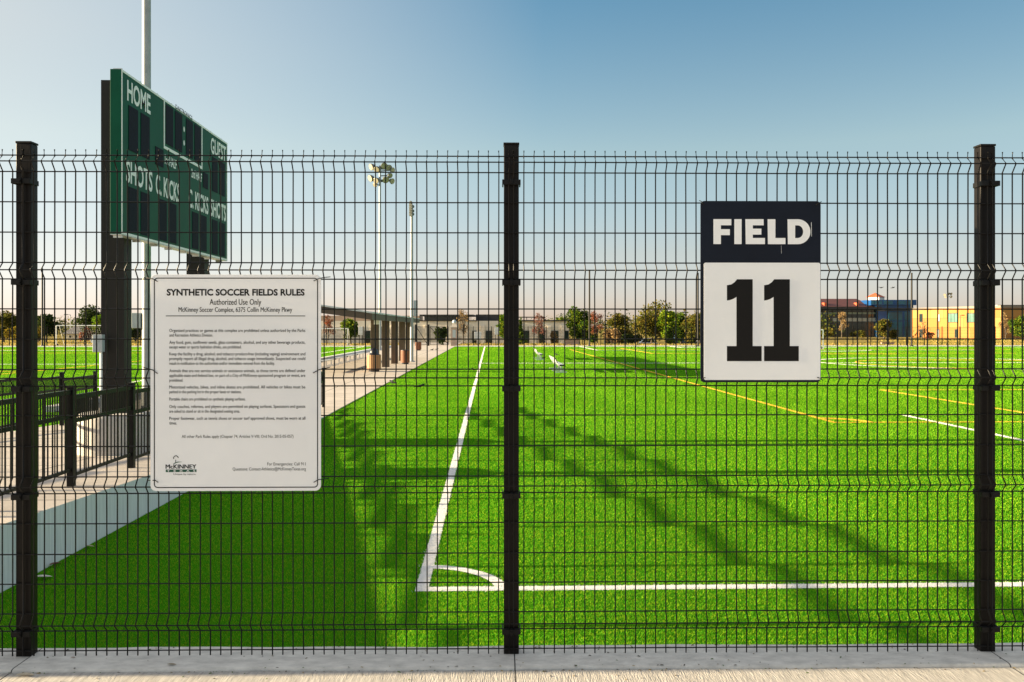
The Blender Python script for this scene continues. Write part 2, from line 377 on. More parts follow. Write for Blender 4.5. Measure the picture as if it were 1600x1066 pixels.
# ------------------------------------------------------------------ turf blades (stuff)
def blades(N=1500000):
    rng = np.random.RandomState(11)
    d = 4.4 * np.exp(rng.rand(N) * math.log(104.5 / 4.4))
    xc = (rng.rand(N) * 2 - 1) * .70 * d
    x = xc * CT + d * ST; y = -xc * ST + d * CT
    keep = (y < FAR) & (x < 73) & (((x > -4.32)) | ((x < -9.92) & (y < 24)) | (x < -12.42))
    # leave out what lies under the kerb
    keep &= ((x - FO.x) * (-FEN.e.y) + (y - FO.y) * FEN.e.x) > .14
    d, x, y = d[keep], x[keep], y[keep]; n = len(d)
    col = np.empty((n, 3)); base = np.array([.118, .385, .018])
    t = rng.rand(n)[:, None]
    col[:] = base * (.70 + .60 * t)
    yel = rng.rand(n) < .42; col[yel] = np.array([.29, .455, .022]) * (.8 + .4 * rng.rand(yel.sum()))[:, None]
    mean = col.mean(0); kk = np.clip(14 / d, .3, 1)[:, None]; col[:] = mean + (col - mean) * kk
    # slow tonal drift along the mown/rolled direction of the carpet
    drift = 1 + .07 * np.sin(x * 1.7 + np.sin(y * .23) * 2) + .05 * np.sin(y * .61 + x * .2)
    col *= drift[:, None]
    wl = np.zeros(n, bool); yl = np.zeros(n, bool); j = .010 * rng.randn(n)
    for r in WL + SWL: wl |= (x > r[0] + j) & (x < r[1] + j) & (y > r[2] + j) & (y < r[3] + j)
    for r in YL + SYL: yl |= (x > r[0] + j) & (x < r[1] + j) & (y > r[2] + j) & (y < r[3] + j)
    for cx, cy, r0, r1, a0, a1, c in ARCS:
        rr = np.hypot(x - cx, y - cy) + j; an = np.degrees(np.arctan2(y - cy, x - cx)) % 360
        q = (rr > r0) & (rr < r1) & (an >= a0) & (an <= a1)
        if c: yl |= q
        else: wl |= q
    col[yl] = np.array([.76, .54, .07]) * (.8 + .3 * rng.rand(yl.sum()))[:, None]
    col[wl] = np.array([.84, .82, .79]) * (.85 + .15 * rng.rand(wl.sum()))[:, None]
    # extra coloured blades so that thin far lines stay whole
    ex, ey, ec = [], [], []
    def along(x_, y_, w_):
        q = np.stack([x_, y_], 1); dd = x_ * ST + y_ * CT; xx = x_ * CT - y_ * ST
        k = (dd > 14) & (np.abs(xx) < .70 * dd); ex.append(x_[k]); ey.append(y_[k]); ec.append(np.tile(w_, (k.sum(), 1)))
    for L_, w_ in ((WL + SWL, np.array([.86, .84, .81])), (YL + SYL, np.array([.80, .60, .10]))):
        for r in L_:
            m_ = 5000
            if r[1] - r[0] > r[3] - r[2]: along(r[0] + rng.rand(m_) * (r[1] - r[0]), r[2] + rng.rand(m_) * (r[3] - r[2]), w_)
            else: along(r[0] + rng.rand(m_) * (r[1] - r[0]), r[2] * (r[3] / r[2]) ** rng.rand(m_), w_)
    for cx, cy, r0, r1, a0, a1, c in ARCS:
        m_ = 6000; aa = np.radians(a0 + (a1 - a0) * rng.rand(m_)); rr = r0 + (r1 - r0) * rng.rand(m_)
        along(cx + rr * np.cos(aa), cy + rr * np.sin(aa), [np.array([.86, .84, .81]), np.array([.80, .60, .10])][c])
    ex, ey, ec = np.concatenate(ex), np.concatenate(ey), np.concatenate(ec); n0 = n
    x = np.concatenate([x, ex]); y = np.concatenate([y, ey]); col = np.concatenate([col, ec]); d = np.concatenate([d, ex * ST + ey * CT]); n = len(x)
    gain = np.ones(n); gain[n0:] = 1.35
    wd = np.maximum(.0034, .00070 * d) * (.7 + .6 * rng.rand(n)); h = (.015 + .00016 * d) * (.65 + .7 * rng.rand(n)) * gain
    wd[n0:] = np.minimum(wd[n0:], .035)
    a = rng.rand(n) * 2 * np.pi; lean = .7 * h; la = rng.rand(n) * 2 * np.pi
    bx, by = np.cos(a) * wd * .5, np.sin(a) * wd * .5
    P = np.empty((n, 3, 3))
    P[:, 0] = np.stack([x - bx, y - by, np.zeros(n)], 1); P[:, 1] = np.stack([x + bx, y + by, np.zeros(n)], 1)
    P[:, 2] = np.stack([x + lean * np.cos(la), y + lean * np.sin(la), h], 1)
    me = bpy.data.meshes.new('turf_blades')
    me.vertices.add(3 * n); me.vertices.foreach_set('co', P.reshape(-1))
    me.loops.add(3 * n); me.loops.foreach_set('vertex_index', np.arange(3 * n, dtype=np.int32))
    me.polygons.add(n); me.polygons.foreach_set('loop_start', np.arange(0, 3 * n, 3, dtype=np.int32))
    ca = me.color_attributes.new('tint', 'FLOAT_COLOR', 'POINT')
    C = np.ones((n, 3, 4), np.float32); C[:, :, :3] = col[:, None, :]
    ca.data.foreach_set('color', C.reshape(-1))
    me.materials.append(BLADE); me.update(); me.validate()
    o = bpy.data.objects.new('turf_blades', me); COL.objects.link(o); tag(o, 'short green synthetic grass blades covering the pitches', 'grass', kind='stuff')
blades()

def dry_strip(N=70000):
    rng = np.random.RandomState(21)
    d = 108.6 * np.exp(rng.rand(N) * math.log(185 / 108.6)); xc = (rng.rand(N) * 2 - 1) * .70 * d
    x = xc * CT + d * ST; y = -xc * ST + d * CT
    k = (y > 108.3) & ~((x > -12) & (x < -4.3) & (y < 132)) & ~((x > 14) & (x < 71) & (y > 137) & (y < 169)); x, y, d = x[k], y[k], d[k]; n = len(x)
    z = np.array([berm(a, b) for a, b in zip(x, y)]); h = .16 * (.5 + rng.rand(n)); wd = .16 * (.6 + .8 * rng.rand(n)); a = rng.rand(n) * 6.28
    bx, by = np.cos(a) * wd * .5, np.sin(a) * wd * .5; P = np.empty((n, 3, 3))
    P[:, 0] = np.stack([x - bx, y - by, z - .01], 1); P[:, 1] = np.stack([x + bx, y + by, z - .01], 1); P[:, 2] = np.stack([x + rng.randn(n) * .05, y + rng.randn(n) * .05, z + h], 1)
    pal = np.array([(.46, .33, .09), (.36, .29, .08), (.52, .38, .13), (.24, .25, .06)]); col = pal[rng.randint(4, size=n)] * (.7 + .5 * rng.rand(n))[:, None]
    me = bpy.data.meshes.new('dry_grass'); me.from_pydata(P.reshape(-1, 3).tolist(), [], [(3*i, 3*i+1, 3*i+2) for i in range(n)])
    C = np.ones((n, 3, 4), np.float32); C[:, :, :3] = col[:, None, :]
    ca = me.color_attributes.new('tint', 'FLOAT_COLOR', 'POINT'); ca.data.foreach_set('color', C.reshape(-1)); me.materials.append(BLADE)
    o = bpy.data.objects.new('dry_grass', me); COL.objects.link(o); tag(o, 'dry yellow grass beyond the far kerb', 'grass', kind='stuff')
dry_strip()

# ------------------------------------------------------------------ the welded mesh fence in the foreground
DW = 4.108
def vz(v, d=DW): return 1.58 - (v - 512) / F * d
HZ = [vz(v) for v in (244.6, 255.6, 270, 317, 364, 411, 423, 436.6, 483, 530, 577, 590, 603, 648.8, 696.7, 743.8, 757.8, 769.8, 816.5, 864, 910, 956, 971.5, 982.7, 1013.5)]
FOLD = {1, 6, 11, 16, 22}
YW = -.016
fence = empty('mesh_fence', 'tall black welded wire mesh fence in the foreground on a concrete kerb', 'fence', FO, FEN.rz)
def panel_mesh(seed=5):
    mb = MB(); rng = random.Random(seed)
    n = 48; sp = (SP - .022) / 47
    for i in range(n):
        x = .011 + sp * i; jx = rng.uniform(-.0006, .0006)
        path = [(x + jx, YW, HZ[-1] - .022)]
        for k in range(len(HZ) - 1, -1, -1):
            if k in FOLD: path.append((x, YW - .031, HZ[k]))
            elif (k + 1) in FOLD: path.append((x + rng.gauss(0, .0007), YW, HZ[k] - .004))
            elif (k - 1) in FOLD: path.append((x + rng.gauss(0, .0007), YW, HZ[k] + .004))
        path.append((x + rng.uniform(-.002, .002), YW + rng.uniform(-.001, .001), HZ[0] + .027))
        mb.tube(path, .0031, 6)
    for k, z in enumerate(HZ):
        y = YW - .031 if k in FOLD else YW
        mb.tube([(.012 if False else -.004, y + .0045, z), (SP * .5, y + .0045, z + rng.uniform(-.001, .001)), (SP + .004 - .014, y + .0045, z)], .0031, 6)
    return mb
pan0 = panel_mesh().build('mesh_panel', WIRE, fence); pan1 = panel_mesh(9).build('mesh_panel', WIRE, fence); pan1.location = (-SP * 1.008, 0, 0); pan1.scale = (1.008, 1, 1)
NL, NR = -3, 3
pan0.location = (0, 0, 0)
for i in range(NL, NR):
    if i in (0, -1): continue
    c = pan0.copy(); COL.objects.link(c); c.parent = fence; c.location = (i * SP, 0, 0)
mb = MB(); mb.box(-.0365, .0365, 0, .062, -.03, 2.465)
post0 = mb.build('post', POSTM, fence, bevel=.004)
mb = MB(); mb.box(-.0385, .0385, -.002, .064, 2.466, 2.476)
cap0 = mb.build('post_cap', BLACK, post0, bevel=.002)
CLZ = [vz(v, 4.12) for v in (286, 442, 607, 773.6, 985)]
def clamp_mb():
    mb = MB()
    mb.box(-.0445, -.006, YW - .012, YW - .0055, -.0125, .0125); mb.box(.006, .0445, YW - .0105, YW - .004, -.0125, .0125)
    mb.box(-.0445, -.0385, YW - .0055, .056, -.0125, .0125); mb.box(.0385, .0445, YW - .004, .056, -.0125, .0125)
    mb.box(-.007, .007, YW - .019, YW - .004, -.0145, .0145)
    return mb
clamp0 = clamp_mb().build('clamp', BLACK, post0, bevel=.0015); clamp0.location = (0, 0, CLZ[0])
mb = MB(); mb.tube([(0, YW - .019, 0), (0, YW - .025, 0)], .0065, 8)
bolt0 = mb.build('bolt', STEEL, None)
bolt0.name = 'bolt'; bolt0.data.materials[0] = BLACK
# bolts belong to the clamp mesh itself
me = clamp0.data; bm = bmesh.new(); bm.from_mesh(me); bm.from_mesh(bolt0.data); bm.to_mesh(me); bm.free(); bpy.data.objects.remove(bolt0)
for z in CLZ[1:]:
    c = clamp0.copy(); COL.objects.link(c); c.parent = post0; c.location = (0, 0, z)
for i in range(NL, NR + 1):
    if i == 0: continue
    c = copy_tree(post0, fence); c.location = (i * SP - (.018 if i < 0 else 0), 0, 0)

# stone pillar; the unseen near one is added to cast the kerb's shadow
def pillar(name, label, loc, h, rz=0, s=1.0):
    e = empty(name, label, 'pillar', loc, rz, None)
    mb = MB(); mb.box(-.42*s, .42*s, -.42*s, .42*s, 0, h * .70); mb.build('shaft', PSTONE, e, bevel=.01)
    mb = MB(); mb.box(-.47*s, .47*s, -.47*s, .47*s, h*.70, h*.73)
    mb.add([(-.44*s,-.44*s,h*.73),(.44*s,-.44*s,h*.73),(.44*s,.44*s,h*.73),(-.44*s,.44*s,h*.73),(-.16*s,-.16*s,h*.86),(.16*s,-.16*s,h*.86),(.16*s,.16*s,h*.86),(-.16*s,.16*s,h*.86)],
           [(0,1,5,4),(1,2,6,5),(2,3,7,6),(3,0,4,7),(4,5,6,7)]); mb.build('pillar_cap', mat('pillar cap stone', (.55,.47,.40), .85, .1, 3), e)
    mb = MB(); mb.lathe([(.10*s, h*.86), (.24*s, h*.88), (.27*s, h*.92), (.22*s, h*.965), (.10*s, h*.99), (.02*s, h)], n=20); mb.build('finial', mat('finial', (.45,.5,.56), .3, .1, 3), e)
    mb = MB(); mb.box(-.2*s, .2*s, -.435*s, -.425*s, h*.32, h*.62); mb.build('plaque', BOXGREY, e)
    return e

# ------------------------------------------------------------------ signs on the fence
def rrect(x0, x1, z0, z1, r, n=6):
    P = []
    for cx, cz, a in ((x1-r, z1-r, 0), (x0+r, z1-r, 90), (x0+r, z0+r, 180), (x1-r, z0+r, 270)):
        for k in range(n + 1): P.append((cx + r * math.cos(R(a + 90*k/n)), cz + r * math.sin(R(a + 90*k/n))))
    return P
def ring(mb, x0, x1, z0, z1, r, t, y, mi=0):
    o = rrect(x0, x1, z0, z1, r); i = rrect(x0+t, x1-t, z0+t, z1-t, max(.001, r-t)); n = len(o)
    mb.add([(p[0], y, p[1]) for p in o] + [(p[0], y, p[1]) for p in i], [(k, (k+1) % n, (k+1) % n + n, k + n) for k in range(n)], mi)
YS = -.062
sg = empty('rules_sign', 'large white rules board with black border and printed park rules tied to the fence', 'sign', FO, FEN.rz)
x0, z1 = fl(235, 429, YS); x1, z0 = fl(501.5, 767, YS)
PX = (x1 - x0) / 266.5
def sx(u): return x0 + (u - 235) * PX
def sz(v): return z1 - (v - 429) * (z1 - z0) / 338
mb = MB(); mb.prism(rrect(x0, x1, z0, z1, 9*PX), YS, YS + .004); mb.build('board', SIGNW, sg, bevel=.001)
mb = MB(); ring(mb, sx(240.5), sx(497), sz(762), sz(434), 6*PX, 1.5*PX, YS - .0008); mb.box(sx(259), sx(477), YS-.0012, YS-.0004, sz(494.2), sz(493.1)); mb.build('border', INK, sg)
mb = MB(); yt = YS - .0009
text_into(mb, 'SYNTHETIC SOCCER FIELDS RULES', sx(260.5), sx(476), sz(461.5), sz(451.5), yt, bold=.034)
text_into(mb, 'Authorized Use Only', sx(327.5), sx(408), sz(476.2), sz(467.2), yt, smear=.010)
text_into(mb, 'McKinney Soccer Complex, 6375 Collin McKinney Pkwy', sx(279), sx(456.5), sz(487.3), sz(480), yt, smear=.010)
mb.build('heading', INK, sg)
mb = MB(); BODY = [
 (518.6, 'Organized practices or games at this complex are prohibited unless authorized by the Parks', 1), (525.9, 'and Recreation Athletics Division.', 0),
 (537.1, 'Any food, gum, sunflower seeds, glass containers, alcohol, and any other beverage products,', 1), (544.4, 'except water or sports hydration drinks, are prohibited.', 0),
 (555.2, 'Keep the facility a drug, alcohol, and tobacco product-free (including vaping) environment and', 1), (562.5, 'promptly report all illegal drug, alcohol, and tobacco usage immediately. Suspected use could', 1), (569.9, 'result in notification to the authorities and/or immediate removal from the facility.', 0),
 (581.4, 'Animals that are not service animals or assistance animals, as those terms are defined under', 1), (588.8, 'applicable state and federal law, or part of a City of McKinney sponsored program or event, are', 1), (596.2, 'prohibited.', 0),
 (606.9, 'Motorized vehicles, bikes, and inline skates are prohibited. All vehicles or bikes must be', 1), (614.3, 'parked in the parking lot in the proper lanes or stations.', 0),
 (625.6, 'Portable chairs are prohibited on synthetic playing surfaces.', 0),
 (637.2, 'Only coaches, referees, and players are permitted on playing surfaces. Spectators and guests', 1), (644.6, 'are asked to stand or sit in the designated seating area.', 0),
 (655.7, 'Proper footwear, such as tennis shoes or soccer turf approved shoes, must be worn at all', 1), (663, 'times.', 0)]
kx = .0076
for v, s, full in BODY:
    if full: kx0 = text_into(mb, s, sx(264.6), sx(477), sz(v), sz(v - 4.7), yt, smear=.008)
    else: text_into(mb, s, sx(264.6), sx(477), sz(v), sz(v - 4.7), yt, sx=PX * 4.95, smear=.008)
text_into(mb, 'All other Park Rules apply (Chapter 74, Articles V-VIII; Ord No. 2015-05-057)', sx(284), sx(458.5), sz(684), sz(679.3), yt)
text_into(mb, 'For Emergencies: Call 911', sx(417.5), sx(477.6), sz(727.2), sz(722.4), yt)
text_into(mb, 'Questions: Contact-Athletics@McKinneyTexas.org', sx(363.4), sx(478), sz(735), sz(730.2), yt)
mb.build('printed_text', INK, sg)
mb = MB()
text_into(mb, 'McKINNEY', sx(259), sx(306.5), sz(731.8), sz(725.3), yt, 0, smear=.03)
mb.box(sx(259), sx(307), YS - .0008, YS - .0002, sz(737.3), sz(733.2), 1)
text_into(mb, 'TEXAS', sx(261), sx(305), sz(736.8), sz(733.8), YS - .0012, 2, bold=.01, lead=2.4)
text_into(mb, 'Unique by nature.', sx(271), sx(306.5), sz(741.7), sz(739), yt, 0)
mb.tube([(sx(a), yt, sz(b)) for a, b in ((271.4, 716.6), (271.3, 714), (273, 712.4), (275, 711.6), (277, 712.6), (278.8, 715))], .6*PX, 5, 0)
mb.tube([(sx(274.5), yt, sz(718)), (sx(274.5), yt, sz(722.6))], .45*PX, 5, 0)
mb.tube([(sx(a), yt, sz(b)) for a, b in ((270.5, 724.8), (274, 722.8), (278, 721.6), (284, 721.3))], [.3*PX, .7*PX, .6*PX, .2*PX], 5, 1)
mb.build('emblem', [INK, LOGOG, SIGNW], sg)
def tie(parent, u, v, u2, v2, sag=2):
    p = [fl(u, v, YS - .006), fl((u*2+u2)/3, v + (v2-v)/3 - sag, YS - .010), fl((u+u2*2)/3, v + (v2-v)*2/3 - sag*.6, -.040), fl(u2, v2, -.016)]
    ys = [YS - .004, YS - .008, -.052, -.028]
    mb = MB(); mb.tube([(a[0], y, a[1]) for a, y in zip(p, ys)], .0021, 5); return mb.build('zip_tie', BLACK, parent)
for q in ((246, 440, 226, 434), (246, 584, 224, 573), (247, 754, 232, 750), (490, 439, 517, 433), (489, 583, 516, 574), (490, 754, 514, 747)): tie(sg, *q)
# screw-size eyelets are left to the board; the field number board
fg = empty('field_sign', 'tall navy and white number board reading FIELD 11 fixed to the fence', 'sign', FO, FEN.rz)
a0, b1 = fl(1094.5, 314, YS); a1, b0 = fl(1282.5, 597.5, YS)
ZX = (a1 - a0) / 645.0; ZZ = (b1 - b0) / 975.0
def qx(x): return a0 + (x - 48) * ZX
def qz(z): return b1 - (z - 47) * ZZ
mb = MB(); mb.prism(rrect(a0, a1, b0, b1, 22*ZX), YS, YS + .004); mb.build('board', NAVY, fg, bevel=.001)
mb = MB(); mb.prism(rrect(qx(66), qx(690), qz(1009), qz(379), 10*ZX, 4), YS - .0016, YS - .0004); mb.build('number_field', SIGNW2, fg)
mb = MB(); yq = YS - .0007
def zp(P, y=yq, mi=0, dx=0): mb.poly([(qx(p[0] + dx), y, qz(p[1])) for p in P], mi)
zp([(117,145),(213,145),(213,178),(157,178),(157,199),(205,199),(205,231),(157,231),(157,279),(117,279)])
zp([(229,145),(268,145),(268,279),(229,279)])
zp([(288,145),(386,145),(386,178),(328,178),(328,196),(374,196),(374,228),(328,228),(328,246),(393,246),(393,279),(290,279)])
zp([(407,145),(449,145),(449,246),(503,246),(503,279),(409,279)])
D = [(570 + 67*math.cos(R(t)), 212 - 67*math.sin(R(t))) for t in range(90, -91, -12)]
Di = [(569 + 29*math.cos(R(t)), 212 - 34*math.sin(R(t))) for t in range(90, -91, -12)]
P = [(qx(x), yq, qz(z)) for x, z in D] + [(qx(x), yq, qz(z)) for x, z in Di]; n = len(D)
mb.add(P, [(k, k+1, n+k+1, n+k) for k in range(n-1)])
zp([(514,145),(570,145),(569,178),(555,178),(555,246),(569,246),(570,279),(516,279)])
mb.poly([(qx(x), yq, qz(z)) for x, z in ((640.5,164),(643,160),(644,236),(642.5,240))]); mb.poly([(qx(x), yq, qz(z)) for x, z in ((480,286),(480.8,286),(482,330),(481,330))])
mb.build('lettering', SIGNW2, fg)
mb = MB(); one = [(189,500),(212,496),(230,484),(243,468),(327,468),(327,827),(375,827),(375,908),(189,908),(189,827),(240,827),(240,563),(222,574),(205,580),(189,582)]
zp(one, YS - .0022); zp(one, YS - .0022, dx=199); mb.build('numerals', mat('glossy black film', (.006, .005, .005), .35, spec=.2), fg)
for q in ((1100, 320, 1092, 314), (1275, 321, 1282, 316), (1102, 590, 1094, 595), (1277, 590, 1284, 594)): tie(fg, *q, 1)

# ------------------------------------------------------------------ railings on the ramp
def railing(label, x, ys_, hpost, zfun):
    e = empty('railing', label, 'railing', (x, 0, 0))
    for i, y in enumerate(ys_):
        z = zfun(y); t = z + hpost
        mb = MB(); mb.box(-.038, .038, y - .038, y + .038, z - .02, t - .012); p = mb.build('post', BLACK, e, bevel=.004)
        mb = MB(); mb.box(-.044, .044, y - .044, y + .044, t - .012, t + .006); mb.build('post_cap', BLACK, p, bevel=.003)
    for a, b in zip(ys_[:-1], ys_[1:]):
        z = zfun(a); mb = MB(); y0, y1 = a + .038, b - .038
        zt, zm, zb = z + 1.055, z + .775, z + .142
        mb.box(-.019, .019, y0, y1, zt - .052, zt); mb.box(-.017, .017, y0, y1, zm - .048, zm); mb.box(-.017, .017, y0, y1, zb - .036, zb)
        n = 31
        for k in range(n):
            y = y0 + (y1 - y0) * (k + .5) / n
            mb.box(-.0065, .0065, y - .0065, y + .0065, (zb if k % 2 else zm), zt - .038)
            if k % 2: mb.v[-8:] = mb.v[-8:]
        mb.build('rail_panel', BLACK, e)
    return e
railing('long black picket railing stepping down the ramp along the concrete wall', -4.86, [5.01 + 1.67 * i for i in range(13)], 1.15, slab_z)
railing('second black picket railing on the far edge of the ramp beside the other pitch', -9.65, [8.05 + 1.63 * i for i in range(9)], 1.2, slab_z)

# ------------------------------------------------------------------ scoreboard
sb = empty('scoreboard', 'large green score board on two dark steel columns above the ramp', 'scoreboard', (-5.58, 13.05, 0), R(90))
# local: x runs away from the camera along the pitch, -y faces the pitch
Lb, zb0, zb1 = 5.20, 3.77, 6.27
mb = MB(); mb.box(0, Lb, 0, .17, zb0, zb1); mb.build('cabinet', [GREEN], sb, bevel=.004)
mb = MB(); t = .035
for bx in ((0, Lb, zb1-t, zb1), (0, Lb, zb0, zb0+t), (0, t*.8, zb0+t, zb1-t), (Lb-t, Lb, zb0+t, zb1-t), (1.67, 1.715, 5.47, zb1-t), (3.58, 3.625, 5.47, zb1-t), (1.67, 3.625, 5.42, 5.47)):
    mb.box(bx[0], bx[1], -.006, -.001, bx[2], bx[3])
mb.build('trim', WHITE, sb)
def dg(x0, x1, z0, z1): mb = MB(); mb.box(x0, x1, -.008, -.0015, z0, z1); mb.build('digit_panel', DIGIT, sb)
for z0, z1 in ((5.1, 5.79), (3.84, 4.53)):
    for a, b in ((.25, .6), (.71, 1.06), (4.21, 4.55), (4.66, 5.02)): dg(a, b, z0, z1)
for a, b in ((1.76, 2.1), (2.19, 2.54), (2.74, 3.09), (3.19, 3.53)): dg(a, b, 5.52, 6.2)
for a, b in ((1.45, 1.8), (1.9, 2.25), (3.06, 3.4), (3.52, 3.87)): dg(a, b, 3.84, 4.53)
dg(1.3, 1.65, 5.08, 5.38); dg(3.66, 3.95, 5.08, 5.38)
yl_ = -.0035
for s, a, b, z0, z1 in (('HOME', .2, 1.1, 5.86, 6.17), ('GUEST', 4.13, 5.1, 5.86, 6.17), ('SHOTS', .16, 1.18, 4.6, 4.93), ('C. KICKS', 1.32, 2.42, 4.6, 4.93), ('C. KICKS', 2.88, 3.98, 4.6, 4.93), ('SHOTS', 4.12, 5.1, 4.6, 4.93), ('1st HALF', 1.72, 2.27, 5.17, 5.33), ('2nd HALF', 3.02, 3.6, 5.17, 5.33)):
    mb = MB(); text_into(mb, s, a, b, z0, z1, yl_, bold=.024); mb.build('lettering', WHITE, sb)
mb = MB()
for z in (5.97, 5.72):
    mb.add([(2.64 + .035*math.cos(R(k*30)), yl_, z + .05*math.sin(R(k*30))) for k in range(12)], [tuple(range(12))])
mb.build('colon', WHITE, sb)
mb = MB(); text_into(mb, 'DAKTRONICS', 2.2, 3.06, zb1 - .03, zb1 + .045, -.008, bold=.02); mb.build('maker_lettering', INK, sb)
mb = MB()
for x in (.06, .75, 1.45, 2.1, 2.8, 3.5, 4.2, 4.9): mb.box(x, x+.03, .02, .15, zb0 - .05, zb0); mb.box(x, x + .03, .02, .15, zb1, zb1 + .03)
mb.box(0, Lb, .0, .17, zb0 - .012, zb0 - .002)
mb.build('bracket', ALU, sb)
for yc in (13.57, 17.35):
    x = yc - 13.05; mb = MB()
    mb.box(x, x + .022, .18, .54, .95, 6.25); mb.box(x + .26, x + .282, .18, .54, .95, 6.25); mb.box(x + .022, x + .26, .37, .39, .95, 6.25)
    mb.box(x + .022, x + .26, .18, .19, .95, 6.25)
    mb.build('column', BROWNST, sb)
    mb = MB(); zs = slab_z(yc); mb.lathe([(.56, zs - .05), (.56, 1.0 - .06), (.55, 1.0 - .03), (.53, 1.0)], (x + .14, .36), 40); mb.build('concrete_base', PIERC, sb)
# electric cabinet on the scoreboard's conduit
eb = empty('switch_box', 'grey electrical switch box on a white conduit beside the score board column', 'electrical box', (-6.10, 13.46, 0))
mb = MB(); mb.box(-.075, .075, -.06, .04, 1.97, 2.24); mb.prism([(-.115, 2.17), (-.075, 2.17), (-.075, 2.10), (-.10, 2.12)], -.05, .02); b = mb.build('cabinet', BOXGREY, eb, bevel=.006)
mb = MB(); mb.tube([(.02, -.07, 2.14), (.02, -.058, 2.14)], .012, 10); mb.build('lock', STEEL, b)
mb = MB(); mb.tube([(.035, -.01, slab_z(13.3)), (.035, -.01, 1.97)], .020, 10); mb.build('conduit', WHITE, eb)

# ------------------------------------------------------------------ light poles
def light_pole(label, u, d, ztop, r0, r1, heads=None, box=None, z0=0.0):
    p = pt(u, VH, d); e = empty('light_pole', label, 'light pole', (p.x, p.y, z0))
    ztop -= z0
    mb = MB(); mb.tube([(0, 0, 0), (0, 0, ztop * .5), (0, 0, ztop)], [r0, (r0 + r1) / 2, r1], 16); mb.build('pole', STEEL, e)
    mb = MB(); mb.lathe([(r0*1.9, 0), (r0*1.9, .06), (r0*1.3, .1)], n=16); mb.build('base_flange', STEEL, e)
    if box:
        mb = MB(); mb.box(*box); mb.build('junction_box', BOXGREY, e, bevel=.01)
    if heads:
        for hx, hy, hz, tx, tz, r in heads:
            r *= (.86 if r > .25 else .8)
            q = Vector((hx, hy, hz + ztop)); dr = Vector((tx, -.8, tz)).normalized()
            mb = MB(); mb.tube([(0, 0, q.z - .1), (hx * .6, hy * .6, q.z - .05), q], .05, 6); mb.build('arm', LAMPD, e)
            mb = MB(); mb.tube([q - dr*r*.7, q - dr*r*.5, q, q + dr*r*.55, q + dr*r*.62], [r*.3, r*.55, r*.8, r, r*.97], 14)
            h = mb.build('lamp_head', LAMPD if r > .2 else BLACK, e)
            mb = MB(); mb.tube([q + dr*(r*.63), q + dr*(r*.66)], [r*.9, r*.85], 14); mb.build('lens', LAMPW if r > .2 else LAMPD, h)
    return e
light_pole('tall grey steel light pole rising out of the frame behind the green score board', 229, 16.8, 24, .085, .075, box=(-.27, -.09, -.07, .07, 2.34, 2.64))
H1 = [(-.75, 0, -.1, -1.0, -.5, .42), (-.25, -.2, -.35, -.3, -.6, .40), (.4, -.2, .0, .35, -.5, .42), (.85, 0, -.15, .5, -.6, .40), (1.2, 0, -.45, 1, -.3, .34),
      (-.85, 0, -1.25, -.9, -.5, .42), (-.3, -.2, -1.5, -.4, -.5, .38), (.55, -.2, -1.4, .5, -.6, .44), (1.15, 0, -1.55, 1, -.5, .36), (.95, .1, -.95, .8, -.7, .34), (-.45, .1, -1.9, -.5, -.6, .30)]
e = light_pole('tall light pole with a round cluster of floodlights behind the shelter', 593.7, 87, 18.9, .15, .10, heads=H1)
mb = MB(); mb.box(-.9, 1.1, -.04, .04, 18.5, 18.6); mb.box(-.9, 1.1, -.04, .04, 17.3, 17.4); mb.build('crossarm', LAMPD, e)
H2 = [(-.02, -.15, z, -.3, -.2, .17) for z in (.12, -.04, -.2, -.36, -.52, -.68)] + [(.05, .15, z, .4, -.1, .13) for z in (-.1, -.4, -.62)]
light_pole('slim light pole with a narrow dark lamp stack beside the shelter columns', 643.3, 57.9, 10.7, .12, .09, heads=H2, box=(.14, .40, -.1, .1, 3.1, 4.2))
light_pole('distant pale floodlight pole above the ochre building', 1481, 260, 12.4, .12, .1, heads=[(-.9, 0, 0, -.5, -.4, .5), (.1, 0, .3, .5, -.4, .5), (.9, 0, .3, .5, -.4, .5), (.9, 0, -.6, .5, -.4, .5), (-.7, 0, -.7, -.5, -.4, .4)])
for u, vt, lab in ((66, 420, 'black net post behind the far pitch, nearest the fence post with the railing'), (921, 423, 'black net post in front of the round green tree'), (1090.5, 427, 'black net post just left of the field number board'), (1424.5, 427, 'black net post in front of the blue glass building')):
    p = pt(u, VH, 106.6); h = CH + (VH - vt) / F * 106.6
    e = empty('net_post', lab, 'post', (p.x, p.y, .05), group='net posts along the far kerb')
    mb = MB(); mb.tube([(0, 0, 0), (0, 0, h)], .105, 12); mb.build('pole', BROWNST, e); mb = MB(); mb.lathe([(.2, 0), (.2, .08), (.12, .1)], n=12); mb.build('base_plate', BROWNST, e)

# ------------------------------------------------------------------ shelter, bins, benches
sh = empty('shelter', 'long open shelter with a sloping pale roof and brown fin columns on the walkway', 'shelter', (-5.55, 40.5, 0))
RL = 27.5
def rz_(x): return 3.02 - .14 * x
mb = MB()
mb.prism([(0, rz_(0)), (0, rz_(0) + .07), (-5.8, rz_(-5.8) + .07), (-5.8, rz_(-5.8))], 0, RL); mb.build('roof', ROOFT, sh)
mb = MB()
mb.prism([(-.03, rz_(0) - .30), (-.03, rz_(0) - .004), (-5.77, rz_(-5.77) - .004), (-5.77, rz_(-5.77) - .36)], .04, .16); mb.prism([(-.03, rz_(0) - .30), (-.03, rz_(0) - .004), (-5.77, rz_(-5.77) - .004), (-5.77, rz_(-5.77) - .36)], RL - .16, RL - .04)
mb.box(-.15, -.03, .16, RL - .16, rz_(0) - .30, rz_(0) - .004); mb.box(-5.77, -5.65, .16, RL - .16, rz_(-5.77) - .36, rz_(-5.7) - .03)
mb.build('fascia', ROOFM, sh)
